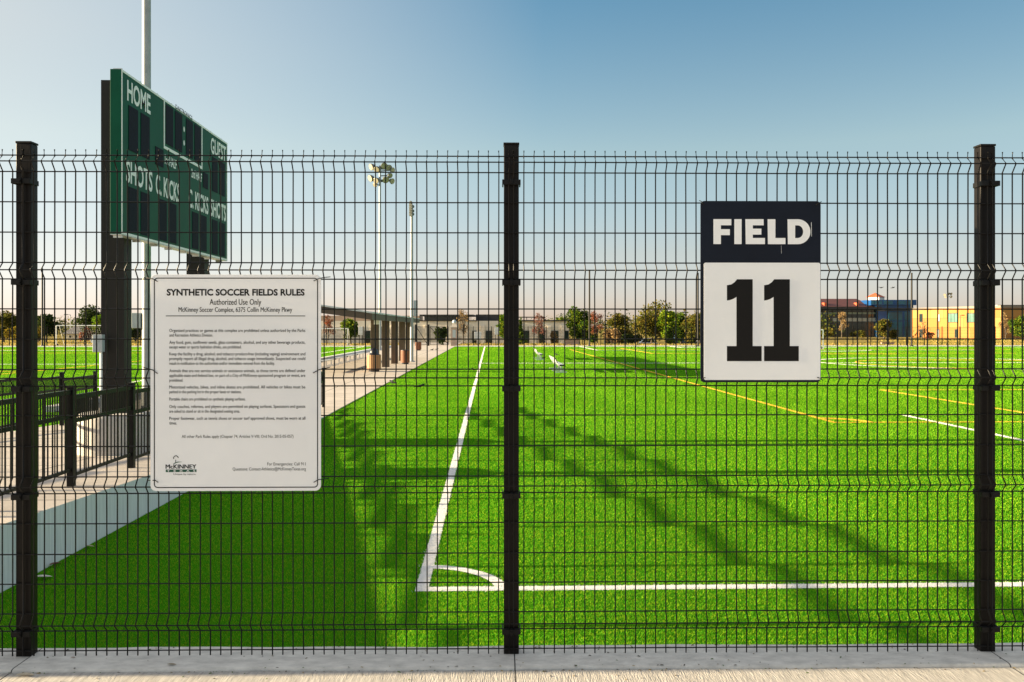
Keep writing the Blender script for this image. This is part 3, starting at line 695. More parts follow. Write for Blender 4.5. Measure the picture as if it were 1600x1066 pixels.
mb = MB(); mb.prism([(-.15, rz_(-.15) - .2), (-.15, rz_(-.15) - .17), (-5.65, rz_(-5.65) - .17), (-5.65, rz_(-5.65) - .2)], .16, RL - .16); mb.build('soffit', ROOFM, sh)
for y in (45.6, 50.3, 55, 59.7, 64.4):
    mb = MB(); mb.box(-.80, -.37, y - 40.5, y - 40.5 + .22, .02, rz_(-.6) - .17); mb.build('column', FIN, sh, bevel=.008)
# cabinet on the first column
ab = empty('wall_cabinet', 'small white cabinet with a dark window fixed to the first shelter column', 'cabinet', (-6.02, 45.58, 0))
mb = MB(); mb.box(-.14, .12, -.13, 0, 2.52, 2.86); mb.build('case', WHITE, ab, bevel=.01); mb = MB(); mb.box(-.08, .04, -.137, -.131, 2.74, 2.82); mb.build('window', DIGIT, ab)
def trash_bin(label, u, v, d, r, h, m, lid):
    p = pt(u, v, d); e = empty('trash_bin', label, 'trash bin', (p.x, p.y, .02), rz=.1, group='slatted bins on the walkway')
    mb = MB(); n = 20
    for k in range(n):
        a0_, a1_ = 2*math.pi*(k + .15)/n, 2*math.pi*(k + .85)/n
        P = [(r*math.cos(a0_), r*math.sin(a0_)), (r*math.cos(a1_), r*math.sin(a1_)), ((r-.035)*math.cos(a1_), (r-.035)*math.sin(a1_)), ((r-.035)*math.cos(a0_), (r-.035)*math.sin(a0_))]
        mb.prism(P, .10, h * .97, 'z')
    mb.build('slats', m, e)
    mb = MB(); mb.lathe([(r*.75, 0), (r*.75, .08), (r*.88, .11), (r - .04, .12), (r - .04, h * .93)], n=20); mb.build('liner', BINDARK, e)
    mb = MB()
    if lid: mb.lathe([(r*.9, h*.94), (r*.98, h*.98), (r*.62, h*1.02), (r*.6, h*1.12), (r*.52, h*1.24), (r*.3, h*1.33), (r*.05, h*1.36)], n=20)
    else: mb.lathe([(r*.97, h*.96), (r*1.0, h*1.0), (r*.6, h*1.02), (r*.55, h*1.02)], n=20)
    mb.build('lid', BINDARK, e)
trash_bin('golden cedar slat bin with a domed dark lid before the first shelter column', 584.3, 578, 45.0, .37, .92, WOODA, True)
trash_bin('reddish slat bin with a flat lid between the shelter columns and the slim light pole', 633.2, 570, 54.3, .29, .90, WOODB, False)
trash_bin('small far slat bin out on the open walkway', 653.8, 548, 86.5, .30, .88, WOODB, False)
def bench(name, label, x, y0, L, legs, back, group, seatw=.25):
    e = empty(name, label, 'bench', (x, y0, 0), group=group)
    mb = MB(); mb.box(-seatw/2, seatw/2, 0, L, .385, .425); mb.build('seat', ALU, e, bevel=.005)
    mb = MB(); mb.box(-seatw/2 - .002, seatw/2 + .002, -.012, -.001, .36, .43); mb.box(-seatw/2 - .002, seatw/2 + .002, L + .001, L + .012, .375, .43); mb.build('end_cap', BLACK, e)
    if back:
        mb = MB(); mb.prism([(-.24, .52), (-.205, .52), (-.325, .76), (-.36, .76)], 0, L); mb.build('backrest', ALU, e)
        mb = MB(); mb.prism([(-.245, .515), (-.20, .515), (-.32, .765), (-.365, .765)], -.012, -.002); mb.build('end_cap', BLACK, e)
    for y in legs:
        mb = MB(); mb.box(-.04, .04, y - .03, y + .03, .06, .384); mb.box(-.36, .28, y - .035, y + .035, .0, .06)
        if back: mb.tube([(-.03, y, .30), (-.17, y, .42), (-.215, y, .53), (-.31, y, .72)], .022, 6)
        mb.build('leg', ALU, e)
    return e
bench('team_bench', 'nearer silver team bench with a backrest standing on the turf', 3.74, 44.1, 4.6, (.15, 1.9, 4.3), True, 'silver team benches on the turf')
bench('team_bench', 'farther silver team bench with a backrest standing on the turf', 3.72, 61.4, 4.6, (.15, 1.9, 4.3), True, 'silver team benches on the turf')
SB = ['nearest aluminium spectator bench under the shelter roof', 'second aluminium spectator bench under the shelter roof', 'middle aluminium spectator bench under the shelter roof', 'fourth aluminium spectator bench under the shelter roof', 'farthest aluminium spectator bench under the shelter roof']
for i in range(5):
    bench('spectator_bench', SB[i], -9.6, 44.0 + 4.3 * i, 3.9, (.3, 1.95, 3.6), False, 'aluminium benches under the shelter', .34).location.z = .02

# ------------------------------------------------------------------ goals
def goal(label, x, y, wd, h, dep):
    e = empty('soccer_goal', label, 'goal', (x, y, 0), group='white soccer goals')
    for s in (0, wd):
        mb = MB(); mb.tube([(s, 0, 0), (s, 0, h)], .065, 8); mb.build('goalpost', WHITE, e)
        mb = MB(); mb.tube([(s, 0, h), (s, dep * .4, h), (s, dep, .06), (s, 0, .06)], .035, 6); mb.build('side_frame', WHITE, e)
        mb = MB(); mb.tube([(s - .1, .25, .13), (s + .1, .25, .13)], .13, 12); mb.build('wheel', TYRE, e)
    mb = MB(); mb.tube([(0, 0, h), (wd, 0, h)], .065, 8); mb.build('crossbar', WHITE, e)
    mb = MB(); mb.tube([(0, dep, .06), (wd, dep, .06)], .035, 6); mb.build('ground_bar', WHITE, e)
    mb = MB(); st = .3
    for k in range(int(wd / st) + 1): mb.tube([(k*st, dep*.4, h), (k*st, dep, .08)], .007, 3)
    for k in range(9):
        t_ = k / 8; mb.tube([(0, dep*(.4+.6*t_), h*(1-t_)+.06), (wd, dep*(.4+.6*t_), h*(1-t_)+.06)], .007, 3)
    mb.build('net', mat('net cord', (.5, .5, .48), .8), e)
    return e
p = gp(88, 540.2); goal('white soccer goal at the end of the other pitch, seen beside the score board column', p.x, p.y, 7.32, 2.6, 2.0)
p = gp(544, 540); goal('white soccer goal seen under the shelter roof', p.x - 7.32, p.y - .5, 7.32, 2.2, 2.0)
p = gp(1286, 546); goal('white soccer goal mostly hidden behind the field number board', p.x - 5.5, p.y, 5.5, 2.1, 1.8)

# ------------------------------------------------------------------ far fence, gate pillar
ff = empty('mesh_fence', 'distant black mesh fence running along the far kerb', 'fence', (-80, 110.0, 0))
mb = MB(); mb.box(-.04, .04, -.04, .04, -.1, 2.5); fp0 = mb.build('post', BLACK, ff)
mb = MB()
for i in range(46): xx = .05 + i * .05; mb.box(xx - .002, xx + .002, -.002, .002, .05, 2.42)
for z in (.06, .4, .8, 1.2, 1.6, 2.0, 2.4): mb.box(0, 2.35, -.005, .005, z - .005, z + .005)
fm0 = mb.build('mesh_panel', BLACK, ff)
first = True
for i in range(68):
    x = i * 2.36; wx = -80 + x
    if -10.2 < wx < -4.8: continue
    if i:
        c = fp0.copy(); COL.objects.link(c); c.parent = ff; c.location = (x, 0, 0)
        if not (-10.2 < wx + 2.36 < -4.8) :
            c = fm0.copy(); COL.objects.link(c); c.parent = ff; c.location = (x, 0, 0)
p = gp(711, 540); pillar('gate_pillar', 'stone gate pillar with a domed finial at the far end of the walkway', (p.x, 109.2, 0), 3.35)
pl = pillar('gate_pillar', 'unseen stone pillar added past the foreground fence to shade it and the kerb', FO + FEN.e * (-7.45) + Vector((0, .10, 0)), 3.35, FEN.rz, .9)  # unseen pillar added beyond the frame to shade fence and kerb
gt = empty('gate', 'black double gate standing open at the end of the walkway', 'gate', (0, 109.4, 0))
for u in (650, 670):
    x = pt(u, VH, 109.4).x; mb = MB(); mb.box(x - .1, x + .1, -.1, .1, 0, 2.75); mb.build('gate_post', BLACK, gt)
for (ua, ub) in ((651, 668), (672, 701)):
    xa, xb = pt(ua, VH, 109.4).x, pt(ub, VH, 109.4).x; mb = MB()
    for z in (.15, .9, 2.45): mb.box(xa, xb, -.03, .03, z - .03, z + .03)
    mb.box(xa, xa + .06, -.03, .03, .1, 2.5); mb.box(xb - .06, xb, -.03, .03, .1, 2.5)
    mb.tube([(xa, 0, 2.4), (xb, 0, .2)], .04, 5)
    k = xa
    while k < xb: mb.box(k, k + .012, -.006, .006, .1, 2.45); k += .11
    mb.build('gate_leaf', BLACK, gt)

# ------------------------------------------------------------------ far buildings
def building(name, label, fac, cat='building', z=0): return empty(name, label, cat, (fac.a.x, fac.a.y, z), fac.rz)
fc = Facade(480, 138, 895, 138)
cb = building('low_building', 'long low cream and stone building with flat dark roofs behind the far kerb', fc)
mb = MB(); fc.box(mb, 480, 889, 501.5, 545, 0, 14, z0=-.3); mb.build('wall', [STUCCO], cb)
mb = MB()
US = [500, 540, 582, 612, 640, 664, 700, 728, 752, 772, 796, 812, 832, 856, 877]
for a, b in zip(US, [u + 5 for u in US]): fc.box(mb, a, b, 508.5, 545, -.35, -.003, z0=-.3)
for a, b in ((480, 566), (585, 700), (704, 735), (776, 819), (827, 840), (852, 860), (873, 881)): fc.box(mb, a, b, 510.5, 545, -.12, -.004, z0=-.3)
mb.build('stone_piers', STONE, cb)
for a, b in ((570, 581), (738.5, 744), (759.5, 768.5), (820, 826.5), (841, 851), (861.5, 872), (882, 888)):
    mb = MB(); fc.box(mb, a, b, 517.5, 545, -.10, .1, z0=-.2); d_ = mb.build('door', GLASSD, cb)
    mb = MB(); x0_, zt_ = fc.xz(a, 517.5); x1_ = fc.xz(b); ring(mb, x0_-.06, x1_+.06, -.2, zt_+.06, .01, .08, -.13); mb.build('frame', DARKF, d_)
mb = MB(); fc.box(mb, 808, 889, 500.2, 502, -.3, 14.2); fc.box(mb, 655, 745, 500.5, 501.9, -.2, 1); mb.build('parapet', DARKF, cb)
mb = MB(); fc.box(mb, 655.5, 740, 491.6, 494, -1.2, 10); mb.build('roof', DARKF, cb)
mb = MB(); fc.box(mb, 663, 733, 494, 501, 0.6, 9.5); mb.build('clerestory', GLASSD, cb)
mb = MB(); fc.box(mb, 743.5, 800, 491.5, 501.4, .8, 10); mb.build('roof_screen', mat('roof screen', (.022, .02, .024), .7, .2, 1), cb)
mb = MB(); fc.box(mb, 480, 655, 493.5, 501.4, 6, 12); mb.build('rear_wing', mat('tan wing', (.30, .22, .16), .85, .1, 1), cb)
mb = MB(); fc.box(mb, 808, 852, 495, 496, -.5, 5); fc.box(mb, 822.5, 823.5, 496, 500.2, 0, .2); fc.box(mb, 846, 847, 496, 500.2, 0, .2); mb.build('pergola', DARKF, cb)
# house far left
hf = Facade(101, 160, 126, 160); hb = building('house', 'small grey roofed house beyond the other pitch, seen through the goal', hf)
mb = MB(); hf.box(mb, 101, 124, 522, 533, 0, 7, z0=-.3); mb.build('wall', STUCCO, hb)
xA, zA = hf.xz(99, 522); xB, zB = hf.xz(127, 515)
mb = MB(); mb.prism([(-.6, zA), (8, zA), (3.7, zB + .6)], xA, xB, 'x'); mb.build('roof', mat('grey shingle', (.13, .12, .12), .85, .2, 2), hb)
mb = MB(); hf.box(mb, 108, 111, 524, 528, -.05, .05); hf.box(mb, 117, 120, 524, 528, -.05, .05); mb.build('window', GLASSD, hb)
# glass complex on the right
ga = Facade(1276, 216, 1440, 216)
gb = building('glass_building', 'dark glass fronted building with a maroon tiled roof and a small orange roofed turret', ga)
mb = MB(); ga.box(mb, 1262, 1377, 484, 532, .5, 16, z0=-.3); mb.build('glazing', GLASSD, gb)
mb = MB(); u = 1262
while u < 1376: ga.box(mb, u, u + .9, 484, 532, .38, .497, z0=-.3); u += 7.7
for v in (487, 502.5, 515): ga.box(mb, 1262, 1377, v, v + .7, .40, .496)
mb.build('mullions', DARKF, gb)
mb = MB(); ga.box(mb, 1300, 1368, 497, 502.4, .44, .498); mb.build('blind', mat('pale blinds', (.30, .33, .29), .6, .2, .8), gb)
mb = MB(); ga.box(mb, 1262, 1368, 488, 491, .44, .495); mb.build('light_shelf', mat('pale green spandrel', (.16, .22, .18), .4, .2, .5), gb)
mb = MB(); ga.box(mb, 1258, 1378, 479.5, 484, -.8, 17); mb.build('fascia', DARKF, gb)
x0_, za = ga.xz(1275, 479.4, 2); x1_, zt = ga.xz(1366, 466, 2)
mb = MB(); mb.add([(x0_, 1, za), (x1_, 1, za), (x1_, 15, za), (x0_, 15, za), (x0_ + 2.6, 7, zt), (x1_ - 2.6, 7, zt)], [(0,1,5,4), (2,3,4,5), (1,2,5), (3,0,4)]); mb.build('roof', [MAROON], gb)
for a, b in ((1288, 1292), (1338.5, 1342)): mb = MB(); ga.box(mb, a, b, 473, 479.4, 1.6, 3.4); mb.build('dormer', ORANGE, gb)
x0_, zb_ = ga.xz(1360, 470, 3); x1_, zt_ = ga.xz(1389, 464, 3); xm, zp_ = ga.xz(1373.5, 457, 3); hw = (x1_ - x0_) / 2
tu = MB(); tu.add([(x0_ + hw*.05, 3+hw, zb_-3), (xm, 3, zb_-3), (x1_-hw*.05, 3+hw, zb_-3), (xm, 3+2*hw, zb_-3), (x0_+hw*.05, 3+hw, zt_), (xm, 3, zt_), (x1_-hw*.05, 3+hw, zt_), (xm, 3+2*hw, zt_)], [(0,1,5,4), (1,2,6,5), (2,3,7,6), (3,0,4,7)]); tu.build('turret', STUCCO, gb)
tu = MB(); tu.add([(x0_-.3, 3+hw, zt_-.02), (xm, 3-.3, zt_-.02), (x1_+.3, 3+hw, zt_-.02), (xm, 3+2*hw+.3, zt_-.02), (xm, 3+hw, zp_)], [(0,1,4), (1,2,4), (2,3,4), (3,0,4), (3,2,1,0)]); tu.build('turret_roof', ORANGE, gb)
bb = building('blue_building', 'bright blue panelled glass block beside the ochre wall', ga)
mb = MB(); ga.box(mb, 1371, 1427, 476, 532, -.6, 12, z0=-.3); ga.box(mb, 1361, 1432, 468.6, 477, -1.0, 12); mb.build('blue_wall', BLUE, bb)
mb = MB()
for a, b in ((1362.5, 1366), (1367, 1371), (1373, 1378), (1381, 1395), (1402.5, 1416), (1418, 1425)): ga.box(mb, a, b, 470, 475.6, -1.06, -.9)
for a, b in ((1388, 1410), (1413.5, 1422)):
    ga.box(mb, a, b, 487, 501, -.67, -.5); ga.box(mb, a, b, 502.5, 530, -.67, -.5)
ga.box(mb, 1380, 1387, 503, 530, -.67, -.5)
mb.build('window', GLASSB, bb)
mb = MB(); ga.box(mb, 1371, 1428, 481, 483, -.7, -.5); ga.box(mb, 1371, 1428, 484.5, 486, -.7, -.5); mb.build('spandrel', GLASSD, bb)
# ochre masonry building turned towards the sun
yb_ = Facade(1425.5, 208, 1564, 182)
ob_ = building('masonry_building', 'sunlit ochre masonry building with pale green windows', yb_)
xa, za = yb_.xz(1425.5, 482); xb, zb_ = yb_.xz(1564, 479.5); ht = max(za, zb_)
mb = MB(); mb.box(xa, xb, 0, 18, -1, ht - .45); mb.build('wall', YBRICK, ob_)
mb = MB(); mb.box(xa - .2, xb + .2, -.25, 18.2, ht - .45, ht + .05); mb.build('coping', mat('grey coping', (.22, .18, .14), .7, .1, 1), ob_)
for a, b, v0, v1, m in ((1437, 1441.5, 491, 503, GLASSD), (1465, 1468.5, 491, 502.5, BOXGREY), (1481, 1497, 490, 503.5, GLASSG), (1511, 1526, 490, 503.5, GLASSG), (1437, 1441, 515, 527.5, GLASSD), (1464, 1467.5, 515, 527.5, BOXGREY), (1492.5, 1497, 515, 527.5, GLASSD)):
    mb = MB(); yb_.box(mb, a, b, v0, v1, -.06, .1); w_ = mb.build('window', m, ob_)
    mb = MB(); xa_, z1_ = yb_.xz(a, v0); xb2, z0_ = yb_.xz(b, v1); ring(mb, xa_ - .08, xb2 + .08, z0_ - .08, z1_ + .08, .01, .12, -.08); mb.build('frame', DARKF, w_)
    if b - a > 10:
        mb = MB()
        for q in (1, 2): xx = xa_ + (xb2 - xa_) * q / 3; mb.box(xx - .04, xx + .04, -.10, -.062, z0_, z1_)
        mb.build('mullion', DARKF, w_)
rf = Facade(1563.5, 200, 1640, 200)
rb = building('red_building', 'red brown building with a dark flat roof at the edge of the view', rf)
mb = MB(); rf.box(mb, 1565, 1640, 480, 532, 0, 14, z0=-.3); mb.build('wall', REDW, rb)
mb = MB(); rf.box(mb, 1563, 1642, 476.5, 480.5, -1.2, 15); mb.build('roof', DARKF, rb)
mb = MB(); rf.box(mb, 1558.5, 1564.8, 477, 532, -.3, 3, z0=-.3); mb.build('corner_wall', STUCCO, rb)
mb = MB(); xA, zA = rf.xz(1590, 492); xB, zB = rf.xz(1606, 481); mb.tube([(xA, -.5, zA), (xB, -1, zB)], .18, 6); mb.build('brace', DARKF, rb)

# ------------------------------------------------------------------ trees and shrubs
PAL = {
 'olive': [(.085, .095, .018), (.13, .115, .02), (.05, .065, .014), (.17, .13, .025)],
 'green': [(.05, .10, .012), (.10, .16, .016), (.03, .07, .012), (.17, .20, .02)],
 'bright': [(.10, .18, .012), (.17, .24, .015), (.05, .11, .012), (.24, .26, .02)],
 'dark': [(.025, .045, .016), (.04, .06, .018), (.06, .075, .018), (.018, .03, .012)],
 'red': [(.26, .07, .035), (.20, .075, .045), (.30, .11, .05), (.16, .08, .05)],
 'rose': [(.30, .12, .10), (.25, .10, .08), (.33, .17, .12), (.2, .1, .07)],
 'tan': [(.30, .20, .09), (.24, .16, .08), (.36, .24, .10), (.18, .13, .07)],
 'yellow': [(.30, .22, .03), (.20, .17, .025), (.38, .27, .03), (.12, .12, .02)],
}
def leaves_mesh(name, clumps, n, size, pal, rng, parent):
    P = np.empty((n, 4, 3)); C = np.ones((n, 4, 4), np.float32)
    wts = np.array([c[3] * c[4] * c[5] for c in clumps]) ** .7; wts /= wts.sum()
    ci = rng.choice(len(clumps), n, p=wts); tone = .6 + .8 * rng.rand(len(clumps))
    for i in range(n):
        c = clumps[ci[i]]
        dirn = rng.randn(3); dirn /= np.linalg.norm(dirn); r = rng.rand() ** .40
        p = np.array(c[:3]) + dirn * r * np.array(c[3:6])
        a = rng.randn(3); a /= np.linalg.norm(a); b = np.cross(a, rng.randn(3)); b /= np.linalg.norm(b)
        s = size * (.5 + rng.rand())
        P[i] = [p - a*s*.6, p - b*s*.4, p + a*s*.6, p + b*s*.4]
        k = pal[rng.randint(len(pal))]
        C[i, :, :3] = np.array(k) * tone[ci[i]] * (.75 + .5 * rng.rand())
    me = bpy.data.meshes.new(name); me.from_pydata(P.reshape(-1, 3).tolist(), [], [(4*i, 4*i+1, 4*i+2, 4*i+3) for i in range(n)])
    ca = me.color_attributes.new('tint', 'FLOAT_COLOR', 'POINT'); ca.data.foreach_set('color', C.reshape(-1)); me.materials.append(LEAF)
    o = bpy.data.objects.new(name, me); COL.objects.link(o); o.parent = parent; return o
def tree(name, label, u, vt, vb, wpx, d, pal, n=1500, kind='round', group=None, seed=0, z=None):
    rng = np.random.RandomState(seed + int(u) * 7 + int(vt)); p = pt(u, VH, d)
    z0 = berm(p.x, p.y) if z is None else z
    H = CH + (VH - vt) / F * d - z0; W = wpx / F * d
    e = empty(name, label, 'tree' if name.endswith('tree') else 'shrub', (p.x, p.y, z0), group=group)
    cl = []; mb = MB()
    if kind == 'shrub':
        for k in range(7): cl.append((rng.uniform(-.32, .32)*W, rng.uniform(-.3, .3)*W, H*rng.uniform(.3, .72), W*.24, W*.24, H*.27))
        for k in range(5): mb.tube([(0, 0, 0), (rng.uniform(-.25, .25)*W, rng.uniform(-.2, .2)*W, H*.6)], [.03, .012], 5)
    elif kind == 'cone':
        for k in range(9):
            t_ = k / 8; cl.append((rng.uniform(-.06, .06)*W, rng.uniform(-.06, .06)*W, H*(.12 + .84*t_), W*(.48*(1-t_)+.06), W*(.48*(1-t_)+.06), H*.09))
        mb.tube([(0, 0, 0), (0, 0, H*.9)], [.12, .03], 7)
    elif kind == 'bare':
        for k in range(12):
            a = rng.rand()*2*math.pi; q = rng.uniform(.35, 1.0); rr = W*.42*(1 - abs(q - .6))*rng.uniform(.3, 1)
            tip = (rr*math.cos(a), rr*math.sin(a), H*q); st = H*rng.uniform(.12, .45)
            mb.tube([(0, 0, st), (tip[0]*.5, tip[1]*.5, st + (tip[2]-st)*.6), tip], [.05, .035, .012], 5)
            for j in range(4):
                a2 = rng.rand()*6.28; mb.tube([(tip[0]*.7, tip[1]*.7, st+(tip[2]-st)*.75), (tip[0]*.7+W*.14*math.cos(a2), tip[1]*.7+W*.14*math.sin(a2), st+(tip[2]-st)*.75 + H*.1)], [.02, .008], 4)
            cl.append((tip[0]*.85, tip[1]*.85, tip[2]*.94, W*.17, W*.17, H*.10))
        mb.tube([(0, 0, 0), (.03*W, 0, H*.5), (0, 0, H*.93)], [.10, .06, .015], 7)
    else:
        zc = H * .57
        for k in range(19):
            a = rng.rand()*2*math.pi; q = rng.uniform(-1, 1); rr = math.sqrt(max(0, 1-q*q))*rng.uniform(.45, .8)
            s = rng.uniform(.17, .27)
            cl.append((W*.46*rr*math.cos(a), W*.46*rr*math.sin(a), zc + H*.33*q, W*s, W*s, H*s*.62))
        cl.append((0, 0, zc, W*.3, W*.3, H*.26))
        mb.tube([(0, 0, 0), (rng.uniform(-.03, .03)*W, 0, H*.25), (rng.uniform(-.04, .04)*W, 0, H*.7)], [.16, .12, .04], 8)
        for c in cl[:8]: mb.tube([(0, 0, H*.25), (c[0]*.5, c[1]*.5, H*.25 + (c[2]-H*.25)*.6), c[:3]], [.07, .045, .015], 5)
    mb.build('trunk', BARK, e)
    leaves_mesh('crown', cl, int(n * (1.9 if kind == 'round' else 1.5)), .26 * d / 130 * (.55 if kind == 'bare' else 1), PAL[pal], rng, e)
    return e
G1 = 'trees along the far street'; G2 = 'trees beyond the other pitch'; G3 = 'young trees before the glass building'
T = [
 ('broadleaf_tree', 'olive tree at the outer edge of the other pitch, before the first fence post', 6, 487, 540, 50, 134, 'olive', 1500, 'round', G2),
 ('leafy_shrub', 'yellow autumn shrub low beside the dark end of the other pitch', 22, 507, 540, 26, 130, 'yellow', 600, 'shrub', G2),
 ('broadleaf_tree', 'dark tree behind the black net post of the other pitch', 72, 491, 540, 40, 138, 'dark', 1500, 'round', G2),
 ('leafy_shrub', 'yellow leaved shrub at the foot of the black net post', 60, 505, 540, 18, 128, 'yellow', 500, 'shrub', G2),
 ('evergreen_tree', 'tall dark green tree rising behind the crossbar of the farther left goal', 146, 476, 540, 56, 150, 'dark', 1700, 'round', G2),
 ('broadleaf_tree', 'yellow green tree beside the score board column, above the switch box', 157, 490, 540, 30, 136, 'bright', 1000, 'round', G2),
 ('leafy_shrub', 'rust red shrub seen through the net of the goal', 133, 509, 540, 15, 132, 'red', 600, 'shrub', G2),
 ('broadleaf_tree', 'dark tree between the score board column and the tall light pole', 212, 497, 540, 36, 140, 'dark', 1000, 'round', G2),
 ('bare_tree', 'thin rust coloured tree beside the edge of the rules board', 512, 489, 540, 34, 126, 'red', 700, 'bare', G1),
 ('broadleaf_tree', 'small green tree under the shelter roof behind the goal', 548, 496, 540, 36, 122, 'green', 1400, 'round', G1),
 ('leafy_shrub', 'dark round shrub beside the stone gate pillar', 690, 507, 540, 24, 116, 'dark', 900, 'shrub', G1),
 ('bare_tree', 'nearly bare tan tree just behind the stone gate pillar', 724, 479, 540, 26, 120, 'tan', 420, 'bare', G1),
 ('broadleaf_tree', 'yellow green young tree half hidden by the middle fence post', 788, 488, 540, 30, 122, 'bright', 900, 'round', G1),
 ('evergreen_tree', 'narrow drooping green tree close to the middle fence post', 813, 496, 540, 17, 120, 'green', 600, 'cone', G1),
 ('bare_tree', 'sparse rose coloured tree before the low building', 842, 485, 540, 32, 124, 'rose', 620, 'bare', G1),
 ('leafy_shrub', 'small orange brown shrub before a dark doorway of the low building', 866, 517, 540, 12, 122, 'tan', 400, 'shrub', G1),
 ('broadleaf_tree', 'dense bright green tree at the end of the low building', 905, 476, 540, 44, 124, 'green', 2000, 'round', G1),
 ('bare_tree', 'reddish thin tree beside the dense green tree', 933, 486, 540, 32, 128, 'red', 900, 'bare', G1),
 ('leafy_shrub', 'pale brown shrub under the olive trees', 956, 508, 540, 30, 130, 'tan', 700, 'shrub', G1),
 ('broadleaf_tree', 'middle sized olive tree over the dark parked cars', 969, 489, 540, 46, 140, 'olive', 1600, 'round', G1),
 ('broadleaf_tree', 'largest olive tree, spreading above the white car', 1017, 467, 540, 72, 136, 'olive', 2600, 'round', G1),
 ('broadleaf_tree', 'bright lime green tree in front of the largest olive tree', 1044, 483, 540, 40, 128, 'bright', 1800, 'round', G1),
 ('evergreen_tree', 'narrow green cypress shaped tree behind the end of the white car', 1047, 504, 540, 16, 124, 'green', 600, 'cone', G1),
 ('broadleaf_tree', 'small green tree next to the dark street lamp', 1064, 488, 540, 22, 134, 'green', 800, 'round', G1),
 ('broadleaf_tree', 'olive green tree meeting the edge of the field number board', 1093, 485, 540, 50, 132, 'olive', 1700, 'round', G1),
 ('broadleaf_tree', 'green tree hidden behind the numerals of the field number board', 1170, 486, 540, 56, 134, 'green', 1200, 'round', G1),
 ('leafy_shrub', 'olive shrub just beside the lower edge of the field number board', 1291, 511, 533, 26, 172, 'olive', 700, 'shrub', G3),
 ('bare_tree', 'tan thin tree before the dark glass front', 1315, 488, 533, 24, 168, 'tan', 700, 'bare', G3),
 ('leafy_shrub', 'small grey green shrub before the glass front', 1340, 516, 533, 22, 172, 'olive', 500, 'shrub', G3),
 ('broadleaf_tree', 'small olive tree at the foot of the blue block', 1381, 499, 533, 28, 166, 'olive', 1000, 'round', G3),
 ('leafy_shrub', 'low olive shrub beside the small olive tree at the blue block', 1394, 514, 533, 20, 168, 'olive', 500, 'shrub', G3),
 ('bare_tree', 'leafless small tree before the ochre wall', 1441, 500, 533, 24, 164, 'tan', 120, 'bare', G3),
 ('leafy_shrub', 'sparse orange shrub at the foot of the ochre wall', 1454, 518, 533, 14, 164, 'red', 160, 'shrub', G3),
 ('bare_tree', 'tan thin tree beside the last fence post before the red building', 1571, 488, 533, 24, 160, 'tan', 600, 'bare', G3),
 ('broadleaf_tree', 'green round tree before the red building', 1598, 489, 533, 44, 150, 'green', 1700, 'round', G3),
 ('leafy_shrub', 'low dark hedge clump under the middle sized olive tree', 988, 521, 540, 34, 131, 'dark', 700, 'shrub', G1),
 ('leafy_shrub', 'dark green shrub between the dense green tree and the reddish thin tree', 921, 517, 540, 28, 127, 'green', 700, 'shrub', G1),
 ('leafy_shrub', 'olive shrub beside the dark blue parked car', 1083, 519, 540, 26, 130, 'olive', 600, 'shrub', G1),
 ('broadleaf_tree', 'faint green tree rising behind the roof of the low building', 876, 493, 540, 40, 190, 'green', 900, 'round', G1),
]
for i, t_ in enumerate(T): tree(t_[0], t_[1], *t_[2:9], kind=t_[9], group=t_[10], seed=i)
# far wooded skyline
rng = np.random.RandomState(4); cl = []
for ua, ub, nn, h0, h1 in ((880, 1300, 60, 3.5, 7.5), (-140, 240, 46, 3.0, 6.5), (1440, 1700, 18, 2.5, 5)):
    for k in range(nn):
        u = rng.uniform(ua, ub); d = rng.uniform(182, 240) if ub < 1400 else rng.uniform(250, 300); p = pt(u, VH, d); h = rng.uniform(h0, h1); cl.append((p.x, p.y, h*.45, rng.uniform(3, 6), 4, h*.5))
for k in range(130):
    u = rng.uniform(-120, 1750); d = rng.uniform(330, 460); p = pt(u, VH, d); h = rng.uniform(5.5, 9.5)
    if 480 < u < 880: h *= .8
    cl.append((p.x, p.y, h*.55, rng.uniform(6, 12), 6, h*.5))
leaves_mesh('distant_trees', cl, 46000, .42, PAL['dark'] + PAL['olive'], rng, None)
tag(bpy.data.objects['distant_trees'], 'low wooded skyline far beyond the pitches', 'trees', kind='stuff')

# ------------------------------------------------------------------ cars, lamps, small walls
def car(label, u, d, L, H, colr, name, suv=False):
    p = pt(u, VH, d); z = berm(p.x, p.y); z = -1.235
    e = empty('parked_car', label, 'car', (p.x - L/2, p.y, z), group='cars parked along the street')
    m = mat('car paint ' + name, colr, .25)
    hb = H * .55
    prof = [(0.02, .3), (0, .5), (.06, hb*.93), (.22*L if not suv else .05*L, hb), (.78*L, hb*.96), (.95*L, hb*.86), (L, .52), (L-.03, .28)]
    mb = MB(); mb.prism(prof, 0, 1.75); mb.build('body', m, e, bevel=.05)
    cab = [(.10*L, hb), (.26*L, H-.03), (.36*L, H), (.55*L, H), (.62*L, H-.05), (.78*L, hb*.97)] if not suv else [(.04*L, hb), (.08*L, H-.03), (.14*L, H), (.58*L, H), (.64*L, H-.05), (.76*L, hb*.97)]
    mb = MB(); mb.prism([(x, z_ - .002) for x, z_ in cab], .12, 1.63); mb.build('cabin', m, e, bevel=.04)
    mb = MB(); cx = sum(x for x, _ in cab)/6; cz = (hb + H)/2
    W_ = [(cx + (x-cx)*.88, cz + (z_-cz)*.72) for x, z_ in cab]; mb.prism(W_, .105, .119); mb.prism(W_, 1.631, 1.645); mb.build('window', GLASSD, e)
    for x in (.19*L, .81*L):
        for y in (0.02, 1.56):
            mb = MB(); mb.tube([(x, y - .03, .32), (x, y + .19, .32)], .32, 18); wh = mb.build('wheel', TYRE, e)
            mb = MB(); mb.tube([(x, y - .036, .32), (x, y + .196, .32)], .19, 14); mb.build('rim', ALU, wh)
